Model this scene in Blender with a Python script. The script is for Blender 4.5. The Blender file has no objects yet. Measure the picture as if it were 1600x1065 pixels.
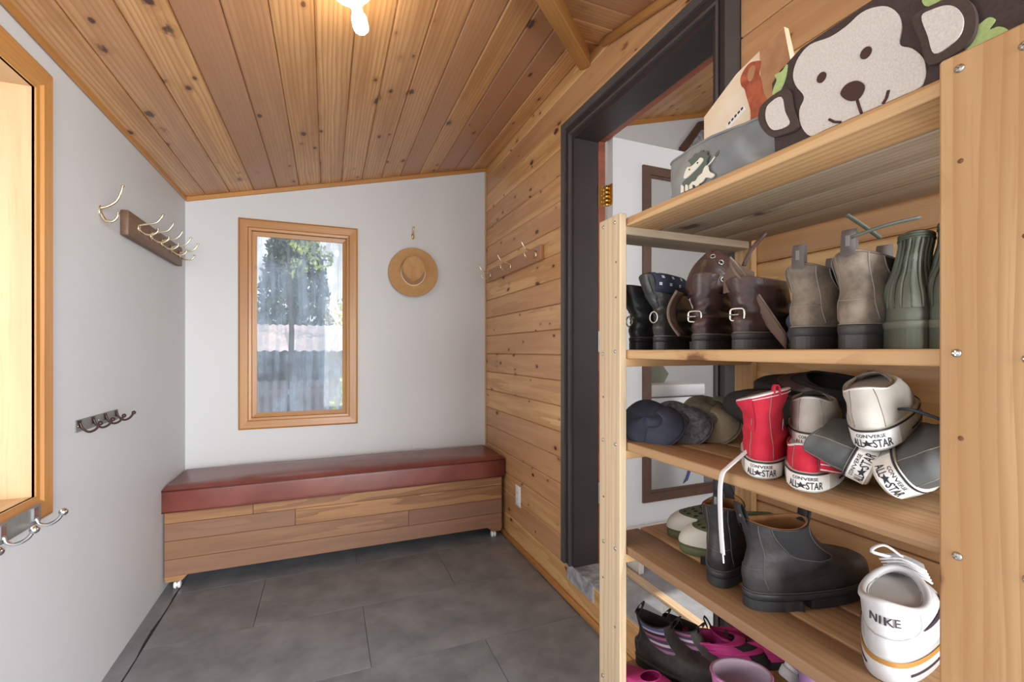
import bpy, bmesh, math, random
from mathutils import Vector, Matrix, Euler
R = math.radians
PI = math.pi
random.seed(7)
SC = bpy.context.scene
COL = SC.collection

# ------------------------------------------------------------------ camera
cam_d = bpy.data.cameras.new('camera')
cam = bpy.data.objects.new('camera', cam_d)
COL.objects.link(cam)
cam_d.sensor_width = 36.0
cam_d.lens = 16.0
cam_d.shift_y = 15.5 / 1600.0
cam_d.clip_start = 0.02
cam_d.clip_end = 200
cam.location = (0, 0, 1.2)
cam.rotation_euler = (R(90), 0, -R(22.12))
SC.camera = cam

# ------------------------------------------------------------------ world, sun, daylight
W = bpy.data.worlds.new('world')
SC.world = W
W.use_nodes = True
bg = W.node_tree.nodes['Background']
bg.inputs[0].default_value = (0.92, 0.96, 1.0, 1)
bg.inputs[1].default_value = 0.7

def light(name, kind, loc, rot, power, color, **kw):
    d = bpy.data.lights.new(name, kind)
    d.energy = power
    d.color = color
    for k, v in kw.items():
        setattr(d, k, v)
    o = bpy.data.objects.new(name, d)
    COL.objects.link(o)
    o.location = loc
    o.rotation_euler = rot
    return o

sun_dir = Vector((-0.10, 1.0, -1.12)).normalized()
sun = light('sun', 'SUN', (0, -4, 6), (0, 0, 0), 2.4, (1.0, 0.95, 0.87), angle=R(0.7))
sun.rotation_euler = sun_dir.to_track_quat('-Z', 'Y').to_euler()
# area panels added for daylight from the entrance behind the camera and left window
light('entrance_sky_fill', 'AREA', (1.25, -2.9, 1.25), (R(92), 0, R(22)), 190.0, (0.96, 0.99, 1.0), shape='RECTANGLE', size=2.8, size_y=2.3)  # added panel standing for the sky, turned to brighten the left wall
light('window_daylight', 'AREA', (-2.1, 0.95, 1.5), (0, R(-90), 0), 22.0, (0.95, 0.985, 1.0), shape='RECTANGLE', size=1.6, size_y=1.8)
light('next_room_fill', 'AREA', (3.9, 1.1, 1.7), (R(90), 0, R(90)), 12.0, (0.98, 0.99, 1.0), shape='RECTANGLE', size=1.4, size_y=1.6)  # unseen fill lamp added inside the next room
SC.view_settings.view_transform = 'Standard'
SC.view_settings.look = 'None'
SC.view_settings.exposure = 1.12
SC.view_settings.gamma = 1.0
SC.view_settings.use_curve_mapping = False
SC.cycles.use_denoising = True
SC.cycles.max_bounces = 8
SC.cycles.diffuse_bounces = 5
SC.cycles.sample_clamp_indirect = 6.0

# ------------------------------------------------------------------ helpers
def tag(o, label=None, cat=None, group=None, kind=None):
    if label: o['label'] = label
    if cat: o['category'] = cat
    if group: o['group'] = group
    if kind: o['kind'] = kind
    return o

def empty(name, loc=(0, 0, 0), rot=(0, 0, 0), label=None, cat=None, group=None, parent=None):
    o = bpy.data.objects.new(name, None)
    COL.objects.link(o)
    o.empty_display_size = 0.05
    o.location = loc
    o.rotation_euler = rot
    o.parent = parent
    return tag(o, label, cat, group)

def link_mesh(name, me, mat=None, parent=None, loc=(0, 0, 0), rot=(0, 0, 0)):
    o = bpy.data.objects.new(name, me)
    COL.objects.link(o)
    o.parent = parent
    o.location = loc
    o.rotation_euler = rot
    if mat and not me.materials:
        me.materials.append(mat)
    return o

def copy_tree(o, parent=None):
    c = o.copy()
    COL.objects.link(c)
    c.parent = parent
    for ch in list(o.children):
        copy_tree(ch, c)
    return c

class MB:
    """collects geometry for one mesh"""
    def __init__(s):
        s.v = []; s.f = []; s.sm = []; s.M = None
    def add(s, vs, fs, smooth=False):
        n = len(s.v)
        if s.M is not None:
            vs = [s.M @ Vector(p) for p in vs]
        s.v += [tuple(p) for p in vs]
        s.f += [tuple(i + n for i in f) for f in fs]
        s.sm += [smooth] * len(fs)
        return s
    def box(s, x0, x1, y0, y1, z0, z1):
        vs = [(x, y, z) for z in (z0, z1) for y in (y0, y1) for x in (x0, x1)]
        return s.add(vs, [(0, 2, 3, 1), (4, 5, 7, 6), (0, 1, 5, 4), (2, 6, 7, 3), (0, 4, 6, 2), (1, 3, 7, 5)])
    def bbox(s, x0, x1, y0, y1, z0, z1, b=0.002, seg=1):
        bm = bmesh.new()
        bmesh.ops.create_cube(bm, size=1)
        for v in bm.verts:
            v.co = Vector(((x0 + x1) / 2 + v.co.x * (x1 - x0), (y0 + y1) / 2 + v.co.y * (y1 - y0), (z0 + z1) / 2 + v.co.z * (z1 - z0)))
        bmesh.ops.bevel(bm, geom=list(bm.edges), offset=b, segments=seg, affect='EDGES', profile=0.5)
        bm.verts.index_update()
        s.add([v.co.copy() for v in bm.verts], [[v.index for v in f.verts] for f in bm.faces], seg > 1)
        bm.free()
        return s
    def tube(s, pts, r, n=8, caps=True, closed=False, flat=1.0):
        P = [Vector(p) for p in pts]
        m = len(P)
        rr = r if isinstance(r, (list, tuple)) else [r] * m
        vs = []; fs = []
        up = None
        for i in range(m):
            if closed:
                t = P[(i + 1) % m] - P[i - 1]
            else:
                t = P[min(i + 1, m - 1)] - P[max(i - 1, 0)]
            if t.length < 1e-9: t = Vector((0, 0, 1))
            t.normalize()
            if up is None:
                up = Vector((0, 0, 1)) if abs(t.z) < 0.9 else Vector((1, 0, 0))
            a = t.cross(up)
            if a.length < 1e-6: a = t.cross(Vector((0, 1, 0)))
            a.normalize()
            b = a.cross(t); b.normalize()
            up = b
            for k in range(n):
                q = 2 * PI * k / n
                vs.append(P[i] + (a * math.cos(q) + b * math.sin(q) * flat) * rr[i])
        for i in range(m if closed else m - 1):
            j = (i + 1) % m
            for k in range(n):
                l = (k + 1) % n
                fs.append((i * n + k, i * n + l, j * n + l, j * n + k))
        if caps and not closed:
            fs.append(tuple(reversed(range(n))))
            fs.append(tuple((m - 1) * n + k for k in range(n)))
        return s.add(vs, fs, True)
    def ball(s, c, r, n=10, sc=(1, 1, 1)):
        vs = []; fs = []
        m = n // 2 + 1
        for i in range(m):
            th = PI * i / (m - 1)
            for k in range(n):
                ph = 2 * PI * k / n
                vs.append((c[0] + r * sc[0] * math.sin(th) * math.cos(ph), c[1] + r * sc[1] * math.sin(th) * math.sin(ph), c[2] + r * sc[2] * math.cos(th)))
        for i in range(m - 1):
            for k in range(n):
                fs.append((i * n + k, (i + 1) * n + k, (i + 1) * n + (k + 1) % n, i * n + (k + 1) % n))
        return s.add(vs, fs, True)
    def lathe(s, prof, n=24, axis='Z', c=(0, 0, 0), smooth=True):
        vs = []; fs = []
        for r, z in prof:
            for k in range(n):
                q = 2 * PI * k / n
                x, y = r * math.cos(q), r * math.sin(q)
                p = {'Z': (x, y, z), 'X': (z, x, y), 'Y': (y, z, x)}[axis]
                vs.append((c[0] + p[0], c[1] + p[1], c[2] + p[2]))
        for i in range(len(prof) - 1):
            for k in range(n):
                l = (k + 1) % n
                fs.append((i * n + k, i * n + l, (i + 1) * n + l, (i + 1) * n + k))
        return s.add(vs, fs, smooth)
    def prism(s, poly, w0, w1, fn):
        """poly in (a,b); fn(a,b,w)->xyz"""
        n = len(poly)
        vs = [fn(a, b, w0) for a, b in poly] + [fn(a, b, w1) for a, b in poly]
        fs = [tuple(range(n))[::-1], tuple(range(n, 2 * n))]
        fs += [(i, (i + 1) % n, n + (i + 1) % n, n + i) for i in range(n)]
        return s.add(vs, fs)
    def grid(s, fn, nu, nv, wrapu=False, smooth=True):
        vs = [fn(i / (nu if wrapu else nu - 1), j / (nv - 1)) for j in range(nv) for i in range(nu)]
        fs = []
        for j in range(nv - 1):
            for i in range(nu if wrapu else nu - 1):
                k = (i + 1) % nu
                fs.append((j * nu + i, j * nu + k, (j + 1) * nu + k, (j + 1) * nu + i))
        return s.add(vs, fs, smooth)
    def mesh(s, name):
        me = bpy.data.meshes.new(name)
        me.from_pydata(s.v, [], s.f)
        bm = bmesh.new(); bm.from_mesh(me)
        bmesh.ops.recalc_face_normals(bm, faces=bm.faces)
        bm.to_mesh(me); bm.free()
        me.polygons.foreach_set('use_smooth', s.sm)
        me.update()
        return me
    def build(s, name, mat, parent=None, loc=(0, 0, 0), rot=(0, 0, 0)):
        return link_mesh(name, s.mesh(name), mat, parent, loc, rot)

def smoothpts(pts, k=4):
    """catmull-rom through 3-D points"""
    P = [Vector(p) for p in pts]
    out = []
    for i in range(len(P) - 1):
        p0 = P[max(i - 1, 0)]; p1 = P[i]; p2 = P[i + 1]; p3 = P[min(i + 2, len(P) - 1)]
        for j in range(k):
            t = j / k
            out.append(0.5 * ((2 * p1) + (p2 - p0) * t + (2 * p0 - 5 * p1 + 4 * p2 - p3) * t * t + (3 * p1 - p0 - 3 * p2 + p3) * t ** 3))
    out.append(P[-1])
    return out

def text_mesh(body, size, fn, extra=None):
    """2-D lettering as a flat mesh; fn(x,y)->xyz (x centred)"""
    cu = bpy.data.curves.new('lettering', 'FONT')
    cu.body = body; cu.size = size; cu.align_x = 'CENTER'; cu.resolution_u = 2
    cu.offset = size * 0.012
    o = bpy.data.objects.new('lettering', cu)
    me = o.to_mesh()
    vs = [fn(v.co.x, v.co.y) for v in me.vertices]
    fs = [tuple(p.vertices) for p in me.polygons]
    o.to_mesh_clear()
    bpy.data.objects.remove(o)
    bpy.data.curves.remove(cu)
    return vs, fs

# ------------------------------------------------------------------ materials
MATS = {}
def new_mat(name):
    m = bpy.data.materials.new(name)
    m.use_nodes = True
    MATS[name] = m
    nt = m.node_tree
    return m, nt, nt.nodes['Principled BSDF']

def srgb(r, g, b):
    f = lambda c: (c / 255 / 12.92) if c / 255 <= 0.04045 else ((c / 255 + 0.055) / 1.055) ** 2.4
    return (f(r), f(g), f(b), 1)

def nd(nt, typ, **kw):
    n = nt.nodes.new(typ)
    for k, v in kw.items():
        setattr(n, k, v)
    return n

def mixc(nt, a, b, fac, mode='MIX'):
    m = nd(nt, 'ShaderNodeMix', data_type='RGBA', blend_type=mode)
    for sock, val in ((m.inputs[6], a), (m.inputs[7], b), (m.inputs[0], fac)):
        if hasattr(val, 'links'):
            nt.links.new(val, sock)
        else:
            sock.default_value = val
    return m.outputs[2]

def maprange(nt, val, a, b, c=0.0, d=1.0):
    m = nd(nt, 'ShaderNodeMapRange', interpolation_type='SMOOTHSTEP')
    nt.links.new(val, m.inputs[0])
    for i, x in enumerate((a, b, c, d)):
        m.inputs[i + 1].default_value = x
    return m.outputs[0]

def coords(nt, scale, rnd=True):
    tc = nd(nt, 'ShaderNodeTexCoord')
    mp = nd(nt, 'ShaderNodeMapping')
    mp.inputs['Scale'].default_value = scale
    if rnd:
        oi = nd(nt, 'ShaderNodeObjectInfo')
        mu = nd(nt, 'ShaderNodeVectorMath', operation='SCALE')
        mu.inputs[0].default_value = (31.0, 17.0, 23.0)
        nt.links.new(oi.outputs['Random'], mu.inputs['Scale'])
        ad = nd(nt, 'ShaderNodeVectorMath', operation='ADD')
        nt.links.new(tc.outputs['Object'], ad.inputs[0])
        nt.links.new(mu.outputs[0], ad.inputs[1])
        nt.links.new(ad.outputs[0], mp.inputs['Vector'])
    else:
        nt.links.new(tc.outputs['Object'], mp.inputs['Vector'])
    return mp.outputs[0]

def noise(nt, vec, scale, detail=4, rough=0.55, dist=0.0):
    n = nd(nt, 'ShaderNodeTexNoise')
    nt.links.new(vec, n.inputs['Vector'])
    n.inputs['Scale'].default_value = scale
    n.inputs['Detail'].default_value = detail
    n.inputs['Roughness'].default_value = rough
    n.inputs['Distortion'].default_value = dist
    return n.outputs['Fac']

def bump(nt, bs, h, strength=0.2, dist=0.002):
    b = nd(nt, 'ShaderNodeBump')
    b.inputs['Strength'].default_value = strength
    b.inputs['Distance'].default_value = dist
    nt.links.new(h, b.inputs['Height'])
    nt.links.new(b.outputs[0], bs.inputs['Normal'])

def wood(name, light, dark, alt=None, altmix=0.6, knot=None, rough=0.45, ring=0.5, knots=0.5, coat=0.0, kscale=1.0, spec=0.5):
    """grain runs along local X"""
    m, nt, bs = new_mat(name)
    v1 = coords(nt, (0.7, 9, 9))
    v2 = coords(nt, (2.2, 70, 70))
    v3 = coords(nt, (7.0 * kscale, 13.0 * kscale, 13.0 * kscale))
    # knots first, they bend the rings
    vo = nd(nt, 'ShaderNodeTexVoronoi')
    nt.links.new(v3, vo.inputs['Vector'])
    vo.inputs['Scale'].default_value = 1.0
    dist0 = vo.outputs['Distance']
    sep = nd(nt, 'ShaderNodeSeparateColor')
    nt.links.new(vo.outputs['Color'], sep.inputs[0])
    kd = nd(nt, 'ShaderNodeMath', operation='MULTIPLY')
    kj = noise(nt, v3, 6.0, 2, 0.5)
    ks = nd(nt, 'ShaderNodeMath', operation='MULTIPLY_ADD'); nt.links.new(sep.outputs[1], ks.inputs[0]); ks.inputs[1].default_value = 1.5; ks.inputs[2].default_value = 0.35
    kq = nd(nt, 'ShaderNodeMath', operation='ADD'); nt.links.new(ks.outputs[0], kq.inputs[0]); nt.links.new(kj, kq.inputs[1])
    nt.links.new(dist0, kd.inputs[0]); nt.links.new(kq.outputs[0], kd.inputs[1])
    dist = kd.outputs[0]
    gate = maprange(nt, sep.outputs[0], 1 - knots, 1 - knots + 0.05)
    wv = nd(nt, 'ShaderNodeTexWave', wave_type='BANDS', bands_direction='Y', wave_profile='SAW')
    nt.links.new(v1, wv.inputs['Vector'])
    wv.inputs['Scale'].default_value = 2.1
    wv.inputs['Distortion'].default_value = 9.0
    wv.inputs['Detail'].default_value = 2.5
    wv.inputs['Detail Scale'].default_value = 0.8
    fine = noise(nt, v2, 3.0, 3, 0.6)
    broad = noise(nt, v1, 1.3, 3, 0.5)
    c = mixc(nt, light, dark, maprange(nt, broad, 0.35, 0.75, 0, 0.75))
    r_ = nd(nt, 'ShaderNodeMath', operation='MULTIPLY'); r_.inputs[1].default_value = ring
    nt.links.new(maprange(nt, wv.outputs['Fac'], 0.35, 1.0), r_.inputs[0])
    c = mixc(nt, c, dark, r_.outputs[0])
    c = mixc(nt, c, dark, maprange(nt, fine, 0.5, 0.8, 0, 0.6))
    if alt:
        oi = nd(nt, 'ShaderNodeObjectInfo')
        a_ = maprange(nt, oi.outputs['Random'], 0.25, 0.95, 0, altmix)
        c = mixc(nt, c, alt, a_)
    if knot is None:
        knot = tuple(x * 0.28 for x in dark[:3]) + (1,)
    halo = nd(nt, 'ShaderNodeMath', operation='MULTIPLY')
    nt.links.new(maprange(nt, dist, 0.55, 0.18), halo.inputs[0]); nt.links.new(gate, halo.inputs[1])
    h2 = nd(nt, 'ShaderNodeMath', operation='MULTIPLY'); h2.inputs[1].default_value = 0.55
    nt.links.new(halo.outputs[0], h2.inputs[0])
    c = mixc(nt, c, dark, h2.outputs[0])
    kn = nd(nt, 'ShaderNodeMath', operation='MULTIPLY')
    nt.links.new(maprange(nt, dist, 0.26, 0.15), kn.inputs[0]); nt.links.new(gate, kn.inputs[1])
    c = mixc(nt, c, knot, kn.outputs[0])
    nt.links.new(c, bs.inputs['Base Color'])
    bs.inputs['Roughness'].default_value = rough
    bs.inputs['Coat Weight'].default_value = coat
    bs.inputs['Coat Roughness'].default_value = 0.25
    bs.inputs['Specular IOR Level'].default_value = spec
    bump(nt, bs, fine, 0.12, 0.001)
    return m

def plain(name, col, rough=0.5, metal=0.0, col2=None, nscale=20.0, amount=0.5, bmp=0.0, bscale=None, bdist=0.001, coat=0.0, sheen=0.0, spec=0.5, det=4):
    m, nt, bs = new_mat(name)
    bs.inputs['Roughness'].default_value = rough
    bs.inputs['Metallic'].default_value = metal
    bs.inputs['Coat Weight'].default_value = coat
    bs.inputs['Sheen Weight'].default_value = sheen
    bs.inputs['Specular IOR Level'].default_value = spec
    v = coords(nt, (1, 1, 1))
    if col2:
        n = noise(nt, v, nscale, det, 0.6)
        nt.links.new(mixc(nt, col, col2, maprange(nt, n, 0.5 - amount / 2, 0.5 + amount / 2)), bs.inputs['Base Color'])
    else:
        bs.inputs['Base Color'].default_value = col
    if bmp:
        bump(nt, bs, noise(nt, v, bscale or nscale * 3, 3, 0.6), bmp, bdist)
    return m

M = MATS
wood('cedar_wall', srgb(226, 184, 126), srgb(182, 130, 78), srgb(180, 132, 98), 0.65, srgb(84, 46, 28), 0.42, 0.6, 0.5, coat=0.15, kscale=1.35)
wood('cedar_ceiling', srgb(214, 166, 110), srgb(164, 112, 66), srgb(164, 116, 86), 0.85, srgb(78, 44, 32), 0.4, 0.7, 0.55, coat=0.2)
wood('cedar_trim', srgb(188, 134, 72), srgb(156, 102, 48), None, 0, None, 0.4, 0.3, 0.05, coat=0.2)
wood('cedar_jamb', srgb(196, 162, 124), srgb(174, 136, 96), None, 0, None, 0.5, 0.3, 0.06)
wood('bench_wood', srgb(172, 126, 82), srgb(116, 76, 46), srgb(128, 94, 78), 0.8, None, 0.5, 0.7, 0.0)
wood('pine', srgb(214, 176, 128), srgb(174, 128, 80), None, 0, srgb(112, 72, 44), 0.6, 0.6, 0.16)
wood('pine_pale', srgb(208, 186, 154), srgb(180, 150, 116), None, 0, srgb(104, 74, 56), 0.65, 0.55, 0.2)
wood('pine_shelf', srgb(190, 152, 108), srgb(140, 100, 66), srgb(132, 100, 74), 0.7, srgb(84, 56, 38), 0.6, 0.5, 0.2)
wood('pine_grey', srgb(178, 160, 136), srgb(132, 114, 92), None, 0, srgb(70, 50, 38), 0.7, 0.5, 0.2)
wood('red_jamb', srgb(150, 84, 56), srgb(112, 56, 36), None, 0, None, 0.5, 0.3, 0.0)
wood('weathered_white', srgb(214, 208, 200), srgb(176, 166, 154), None, 0, srgb(90, 84, 78), 0.75, 0.4, 0.2)
wood('dark_rail_wood', srgb(120, 92, 70), srgb(84, 58, 40), None, 0, None, 0.5, 0.3, 0.0)
plain('white_paint', srgb(208, 209, 210), 0.6, col2=srgb(203, 204, 206), nscale=1.5, amount=0.8, bmp=0.03, bscale=160)
plain('white_panel', srgb(205, 207, 210), 0.5, col2=srgb(199, 201, 205), nscale=1.2, amount=0.8, bmp=0.02, bscale=120)
plain('slate_tile', srgb(140, 143, 147), 0.42, col2=srgb(110, 113, 117), nscale=7, amount=0.5, bmp=0.12, bscale=60, bdist=0.0008, det=9)
plain('floor_joint', srgb(44, 44, 46), 0.8)
plain('door_trim', srgb(56, 46, 46), 0.5, col2=srgb(48, 40, 41), nscale=6, amount=0.6)
plain('door_trim_grey', srgb(84, 80, 80), 0.5, col2=srgb(74, 71, 72), nscale=9, amount=0.6)
plain('brown_frame', srgb(92, 68, 54), 0.45, col2=srgb(78, 56, 44), nscale=12, amount=0.6)
plain('sill_stone', srgb(176, 178, 182), 0.7, col2=srgb(122, 122, 126), nscale=22, amount=0.4, bmp=0.2)
plain('aluminium', srgb(206, 208, 212), 0.35, 0.6, col2=srgb(186, 188, 192), nscale=30)
plain('grey_slab', srgb(150, 152, 156), 0.7, col2=srgb(132, 134, 138), nscale=20)
plain('bench_leather', srgb(134, 74, 62), 0.32, col2=srgb(114, 56, 49), nscale=5, amount=0.5, bmp=0.08, bscale=140, bdist=0.0006, coat=0.1)
plain('leather_piping', srgb(84, 34, 32), 0.45)
plain('brass', srgb(222, 190, 120), 0.22, 1.0)
plain('pale_brass', srgb(226, 212, 182), 0.25, 1.0)
plain('hinge_brass', srgb(216, 178, 104), 0.22, 1.0)
plain('nickel', srgb(214, 216, 220), 0.22, 1.0)
plain('gunmetal', srgb(132, 132, 130), 0.45, 0.3)
plain('dark_bronze', srgb(66, 48, 44), 0.4, 0.5)
plain('zinc', srgb(190, 190, 184), 0.32, 1.0)
plain('screw_slot', srgb(40, 38, 36), 0.6)
plain('nail_hole', srgb(120, 80, 46), 0.8)
plain('white_plastic', srgb(238, 238, 238), 0.35)
plain('slot_dark', srgb(60, 60, 62), 0.6)
plain('porcelain', srgb(240, 236, 226), 0.3)
plain('felt_hat', srgb(192, 150, 102), 0.9, col2=srgb(180, 138, 90), nscale=30, amount=0.6, bmp=0.15, bscale=300, sheen=0.2)
plain('hat_band', srgb(226, 204, 170), 0.7)
def emit(name, col, strength):
    m, nt, bs = new_mat(name)
    bs.inputs['Base Color'].default_value = (0.9, 0.9, 0.9, 1)
    bs.inputs['Emission Color'].default_value = col
    bs.inputs['Emission Strength'].default_value = strength
    return m
emit('lit_bulb', (1.0, 0.84, 0.62, 1), 45.0)

def glass(name, haze, streak, tint=(0.55, 0.66, 0.82, 1), gloss=0.12):
    m, nt, bs = new_mat(name)
    nt.nodes.remove(bs)
    out = nt.nodes['Material Output']
    tr = nd(nt, 'ShaderNodeBsdfTransparent')
    df = nd(nt, 'ShaderNodeBsdfDiffuse'); df.inputs[0].default_value = tint
    tl = nd(nt, 'ShaderNodeBsdfTranslucent'); tl.inputs[0].default_value = tint
    ad = nd(nt, 'ShaderNodeMixShader'); ad.inputs[0].default_value = 0.6
    nt.links.new(df.outputs[0], ad.inputs[1]); nt.links.new(tl.outputs[0], ad.inputs[2])
    v = coords(nt, (26, 1, 1.8), False)
    n1 = noise(nt, v, 1.0, 5, 0.6)
    v2 = coords(nt, (1, 1, 1), False)
    n2 = noise(nt, v2, 3.2, 4, 0.6)
    mu = nd(nt, 'ShaderNodeMath', operation='MULTIPLY')
    nt.links.new(maprange(nt, n1, 0.35, 0.7, 1 - streak, 1.0), mu.inputs[0])
    nt.links.new(maprange(nt, n2, 0.35, 0.6, haze * 0.35, haze), mu.inputs[1])
    m1 = nd(nt, 'ShaderNodeMixShader')
    nt.links.new(mu.outputs[0], m1.inputs[0]); nt.links.new(tr.outputs[0], m1.inputs[1]); nt.links.new(ad.outputs[0], m1.inputs[2])
    gl = nd(nt, 'ShaderNodeBsdfGlossy'); gl.inputs['Roughness'].default_value = 0.02
    m2 = nd(nt, 'ShaderNodeMixShader'); m2.inputs[0].default_value = gloss
    nt.links.new(m1.outputs[0], m2.inputs[1]); nt.links.new(gl.outputs[0], m2.inputs[2])
    nt.links.new(m2.outputs[0], out.inputs[0])
    return m
glass('dirty_glass', 0.55, 0.55, gloss=0.012)
glass('clear_glass', 0.05, 0.2, gloss=0.05)
glass('door_glass', 0.03, 0.2, tint=(0.7, 0.72, 0.74, 1), gloss=0.05)
# ------------------------------------------------------------------ the room shell
XL, XR, YB, YN = -0.7596, 1.0764, 3.15, -0.10
SL = 0.2424
ZL = 2.088
YH = 1.78                      # where the hip of the ceiling meets the cedar wall
zA = lambda x: ZL + (x - XL) * SL
zB = lambda y: zA(XR) - (YH - y) * SL

def gridwall(us, vs, holes, w0, w1, fn):
    """a wall as one connected slab with rectangular holes; holes = set of (i,j) cells"""
    mb = MB(); idx = {}
    def vid(i, j, k):
        if (i, j, k) not in idx:
            idx[(i, j, k)] = len(mb.v)
            mb.v.append(tuple(fn(us[i], vs[j], (w0, w1)[k])))
        return idx[(i, j, k)]
    keep = {(i, j) for i in range(len(us) - 1) for j in range(len(vs) - 1)} - set(holes)
    for i, j in keep:
        q = [(i, j), (i + 1, j), (i + 1, j + 1), (i, j + 1)]
        mb.f.append(tuple(vid(a, b, 0) for a, b in q)); mb.f.append(tuple(vid(a, b, 1) for a, b in reversed(q)))
        mb.sm += [False, False]
        for (di, dj), (a, b) in {(0, -1): (0, 1), (1, 0): (1, 2), (0, 1): (2, 3), (-1, 0): (3, 0)}.items():
            if (i + di, j + dj) not in keep:
                mb.f.append((vid(*q[a], 0), vid(*q[b], 0), vid(*q[b], 1), vid(*q[a], 1))); mb.sm.append(False)
    return mb

def struct(o, label=None):
    o['kind'] = 'structure'
    if label: o['label'] = label
    return o

# floor: dark bed and large slate tiles in running bond
fl = struct(MB().box(XL - 0.1, XR + 0.1, -0.6, YB + 0.1, -0.06, -0.0035).build('floor', M['floor_joint']), 'dark grey slate look tile floor')
T = 0.4535
XS = -0.688
tile_cache = {}
for r in range(-5, 4):
    y0 = 1.80 + T * r
    off = 0.156 if r % 2 == 0 else 0.156 + T
    xs = [off + 2 * T * k for k in range(-3, 4)]
    for a, b in zip(xs[:-1], xs[1:]):
        x0, x1 = max(a, XS), min(b, XR)
        ya, yb = max(y0, -0.55), min(y0 + T, YB)
        if x1 - x0 < 0.02 or yb - ya < 0.02: continue
        g = 0.0009
        key = (round(x1 - x0, 3), round(yb - ya, 3))
        if key not in tile_cache:
            hx, hy = key[0] / 2 - g, key[1] / 2 - g
            tile_cache[key] = MB().bbox(-hx, hx, -hy, hy, -0.008, 0, 0.0006).mesh('floor_tile')
        link_mesh('floor_tile', tile_cache[key], M['slate_tile'], fl, ((x0 + x1) / 2, (ya + yb) / 2, random.uniform(-0.0003, 0)))
sv = MB()
pts = [(XS - 0.003 + 0.004 * math.sin(k * 1.7) + 0.003 * math.sin(k * 0.6), -0.5 + k * 0.1) for k in range(37)]
poly = [(XL, -0.5)] + pts + [(XL, pts[-1][1])]
sv.prism([(p[0] - 0.004, p[1]) for p in poly], -0.008, -0.0006, lambda a, b, w: (a, b, w))
sv.build('floor_edge_strip', M['slate_tile'], fl)

# left wall, white, with the window opening
WL = dict(y0=0.606, y1=1.682, z0=0.786, z1=1.942)
struct(gridwall([YN - 0.1, WL['y0'], WL['y1'], YB + 0.12], [-0.06, WL['z0'], WL['z1'], 2.30], {(1, 1)}, 0, 0.14,
       lambda a, b, w: (XL - w, a, b)).build('wall_left', M['white_panel']), 'smooth white wall with brass and dark hook rails')
# back wall with the small window
WB = dict(x0=-0.433, x1=0.128, z0=0.785, z1=1.94)
struct(gridwall([XL, WB['x0'], WB['x1'], XR], [-0.06, WB['z0'], WB['z1'], 2.62], {(1, 1)}, 0, 0.12,
       lambda a, b, w: (a, YB + w, b)).build('wall_back', M['white_paint']), 'white end wall above the bench')
# near wall behind the camera: entrance opening widened to let the added light in
struct(gridwall([XL, -0.70, 0.98, XR + 0.16], [-0.06, 0.0, 2.02, 2.62], {(1, 1)}, 0, 0.12,
       lambda a, b, w: (a, YN - 0.16 - w, b)).build('wall_near', M['white_paint']), 'white entrance wall')
# right wall: backing with the doorway, cedar boards on it
DY0, DY1, DZ0, DZ1 = 0.99, 1.890, 0.165, 2.24
wr = struct(gridwall([YN - 0.16, DY0, DY1, YB + 0.12], [-0.06, DZ0, DZ1, 2.62], {(1, 1)}, 0.016, 0.125,
            lambda a, b, w: (XR + w, a, b)).build('wall_right', M['cedar_trim']), 'honey coloured cedar board wall')
PT = 0.1283
rows = [1.180 + PT * k for k in range(-9, 11)]
bc = {}
def wall_board(ya, yb, za, zb):
    if yb - ya < 0.02 or zb - za < 0.006: return
    key = (round(yb - ya, 3), round(zb - za, 3))
    if key not in bc:
        L, h = key
        bc[key] = MB().bbox(-L / 2, L / 2, -0.009, 0.009, -h / 2 + 0.0008, h / 2 - 0.0008, min(0.0045, h / 4)).mesh('cedar_board')
    link_mesh('cedar_board', bc[key], M['cedar_wall'], wr, (XR + 0.009, (ya + yb) / 2, (za + zb) / 2), (0, 0, R(90)))
CY0, CY1, CZ0, CZ1 = 0.945, 1.968, 0.178, 2.297     # outside of the door casing
for z0 in rows:
    z1 = z0 + PT
    if z1 <= CZ0 or z0 >= CZ1:
        wall_board(YN - 0.1, YB - 0.002, z0, z1)
    else:
        wall_board(YN - 0.1, CY0, z0, z1)
        wall_board(CY1, YB - 0.002, z0, z1)
        if z0 < CZ0: wall_board(CY0, CY1, z0, CZ0)
        if z1 > CZ1: wall_board(CY0, CY1, CZ1, z1)
wall_board(YN - 0.1, YB - 0.002, -0.002, rows[0])

# ceiling: one folded slab (shed slope and the hip towards the entrance) with boards under it
cv = [(XL - 0.75, YB + 0.1), (XR + 0.1, YB + 0.1), (XR + 0.1, YH + 0.1), (XL - 0.75, YH - (XR - XL) - 0.75), (XR + 0.1, -0.8), (XL - 0.75, -0.8)]  # left overhang added to keep sun through the window off the floor
def zc(i):
    x, y = cv[i]
    return zA(x) if i < 4 else zB(y)
ce = MB()
vs = [(x, y, zc(i) + 0.02) for i, (x, y) in enumerate(cv)] + [(x, y, zc(i) + 0.10) for i, (x, y) in enumerate(cv)]
fs = [(0, 1, 2, 3), (3, 2, 4, 5), (9, 8, 7, 6), (11, 10, 8, 9), (0, 1, 7, 6), (1, 2, 8, 7), (2, 4, 10, 8), (4, 5, 11, 10), (5, 3, 9, 11), (3, 0, 6, 9)]
ce.add(vs, fs)
ceil = struct(ce.build('ceiling', M['cedar_trim']), 'knotty cedar board ceiling sloping down to the left')
seams = [XL] + [-0.037 + 0.1246 * k for k in range(-5, 9)] + [XR]
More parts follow.
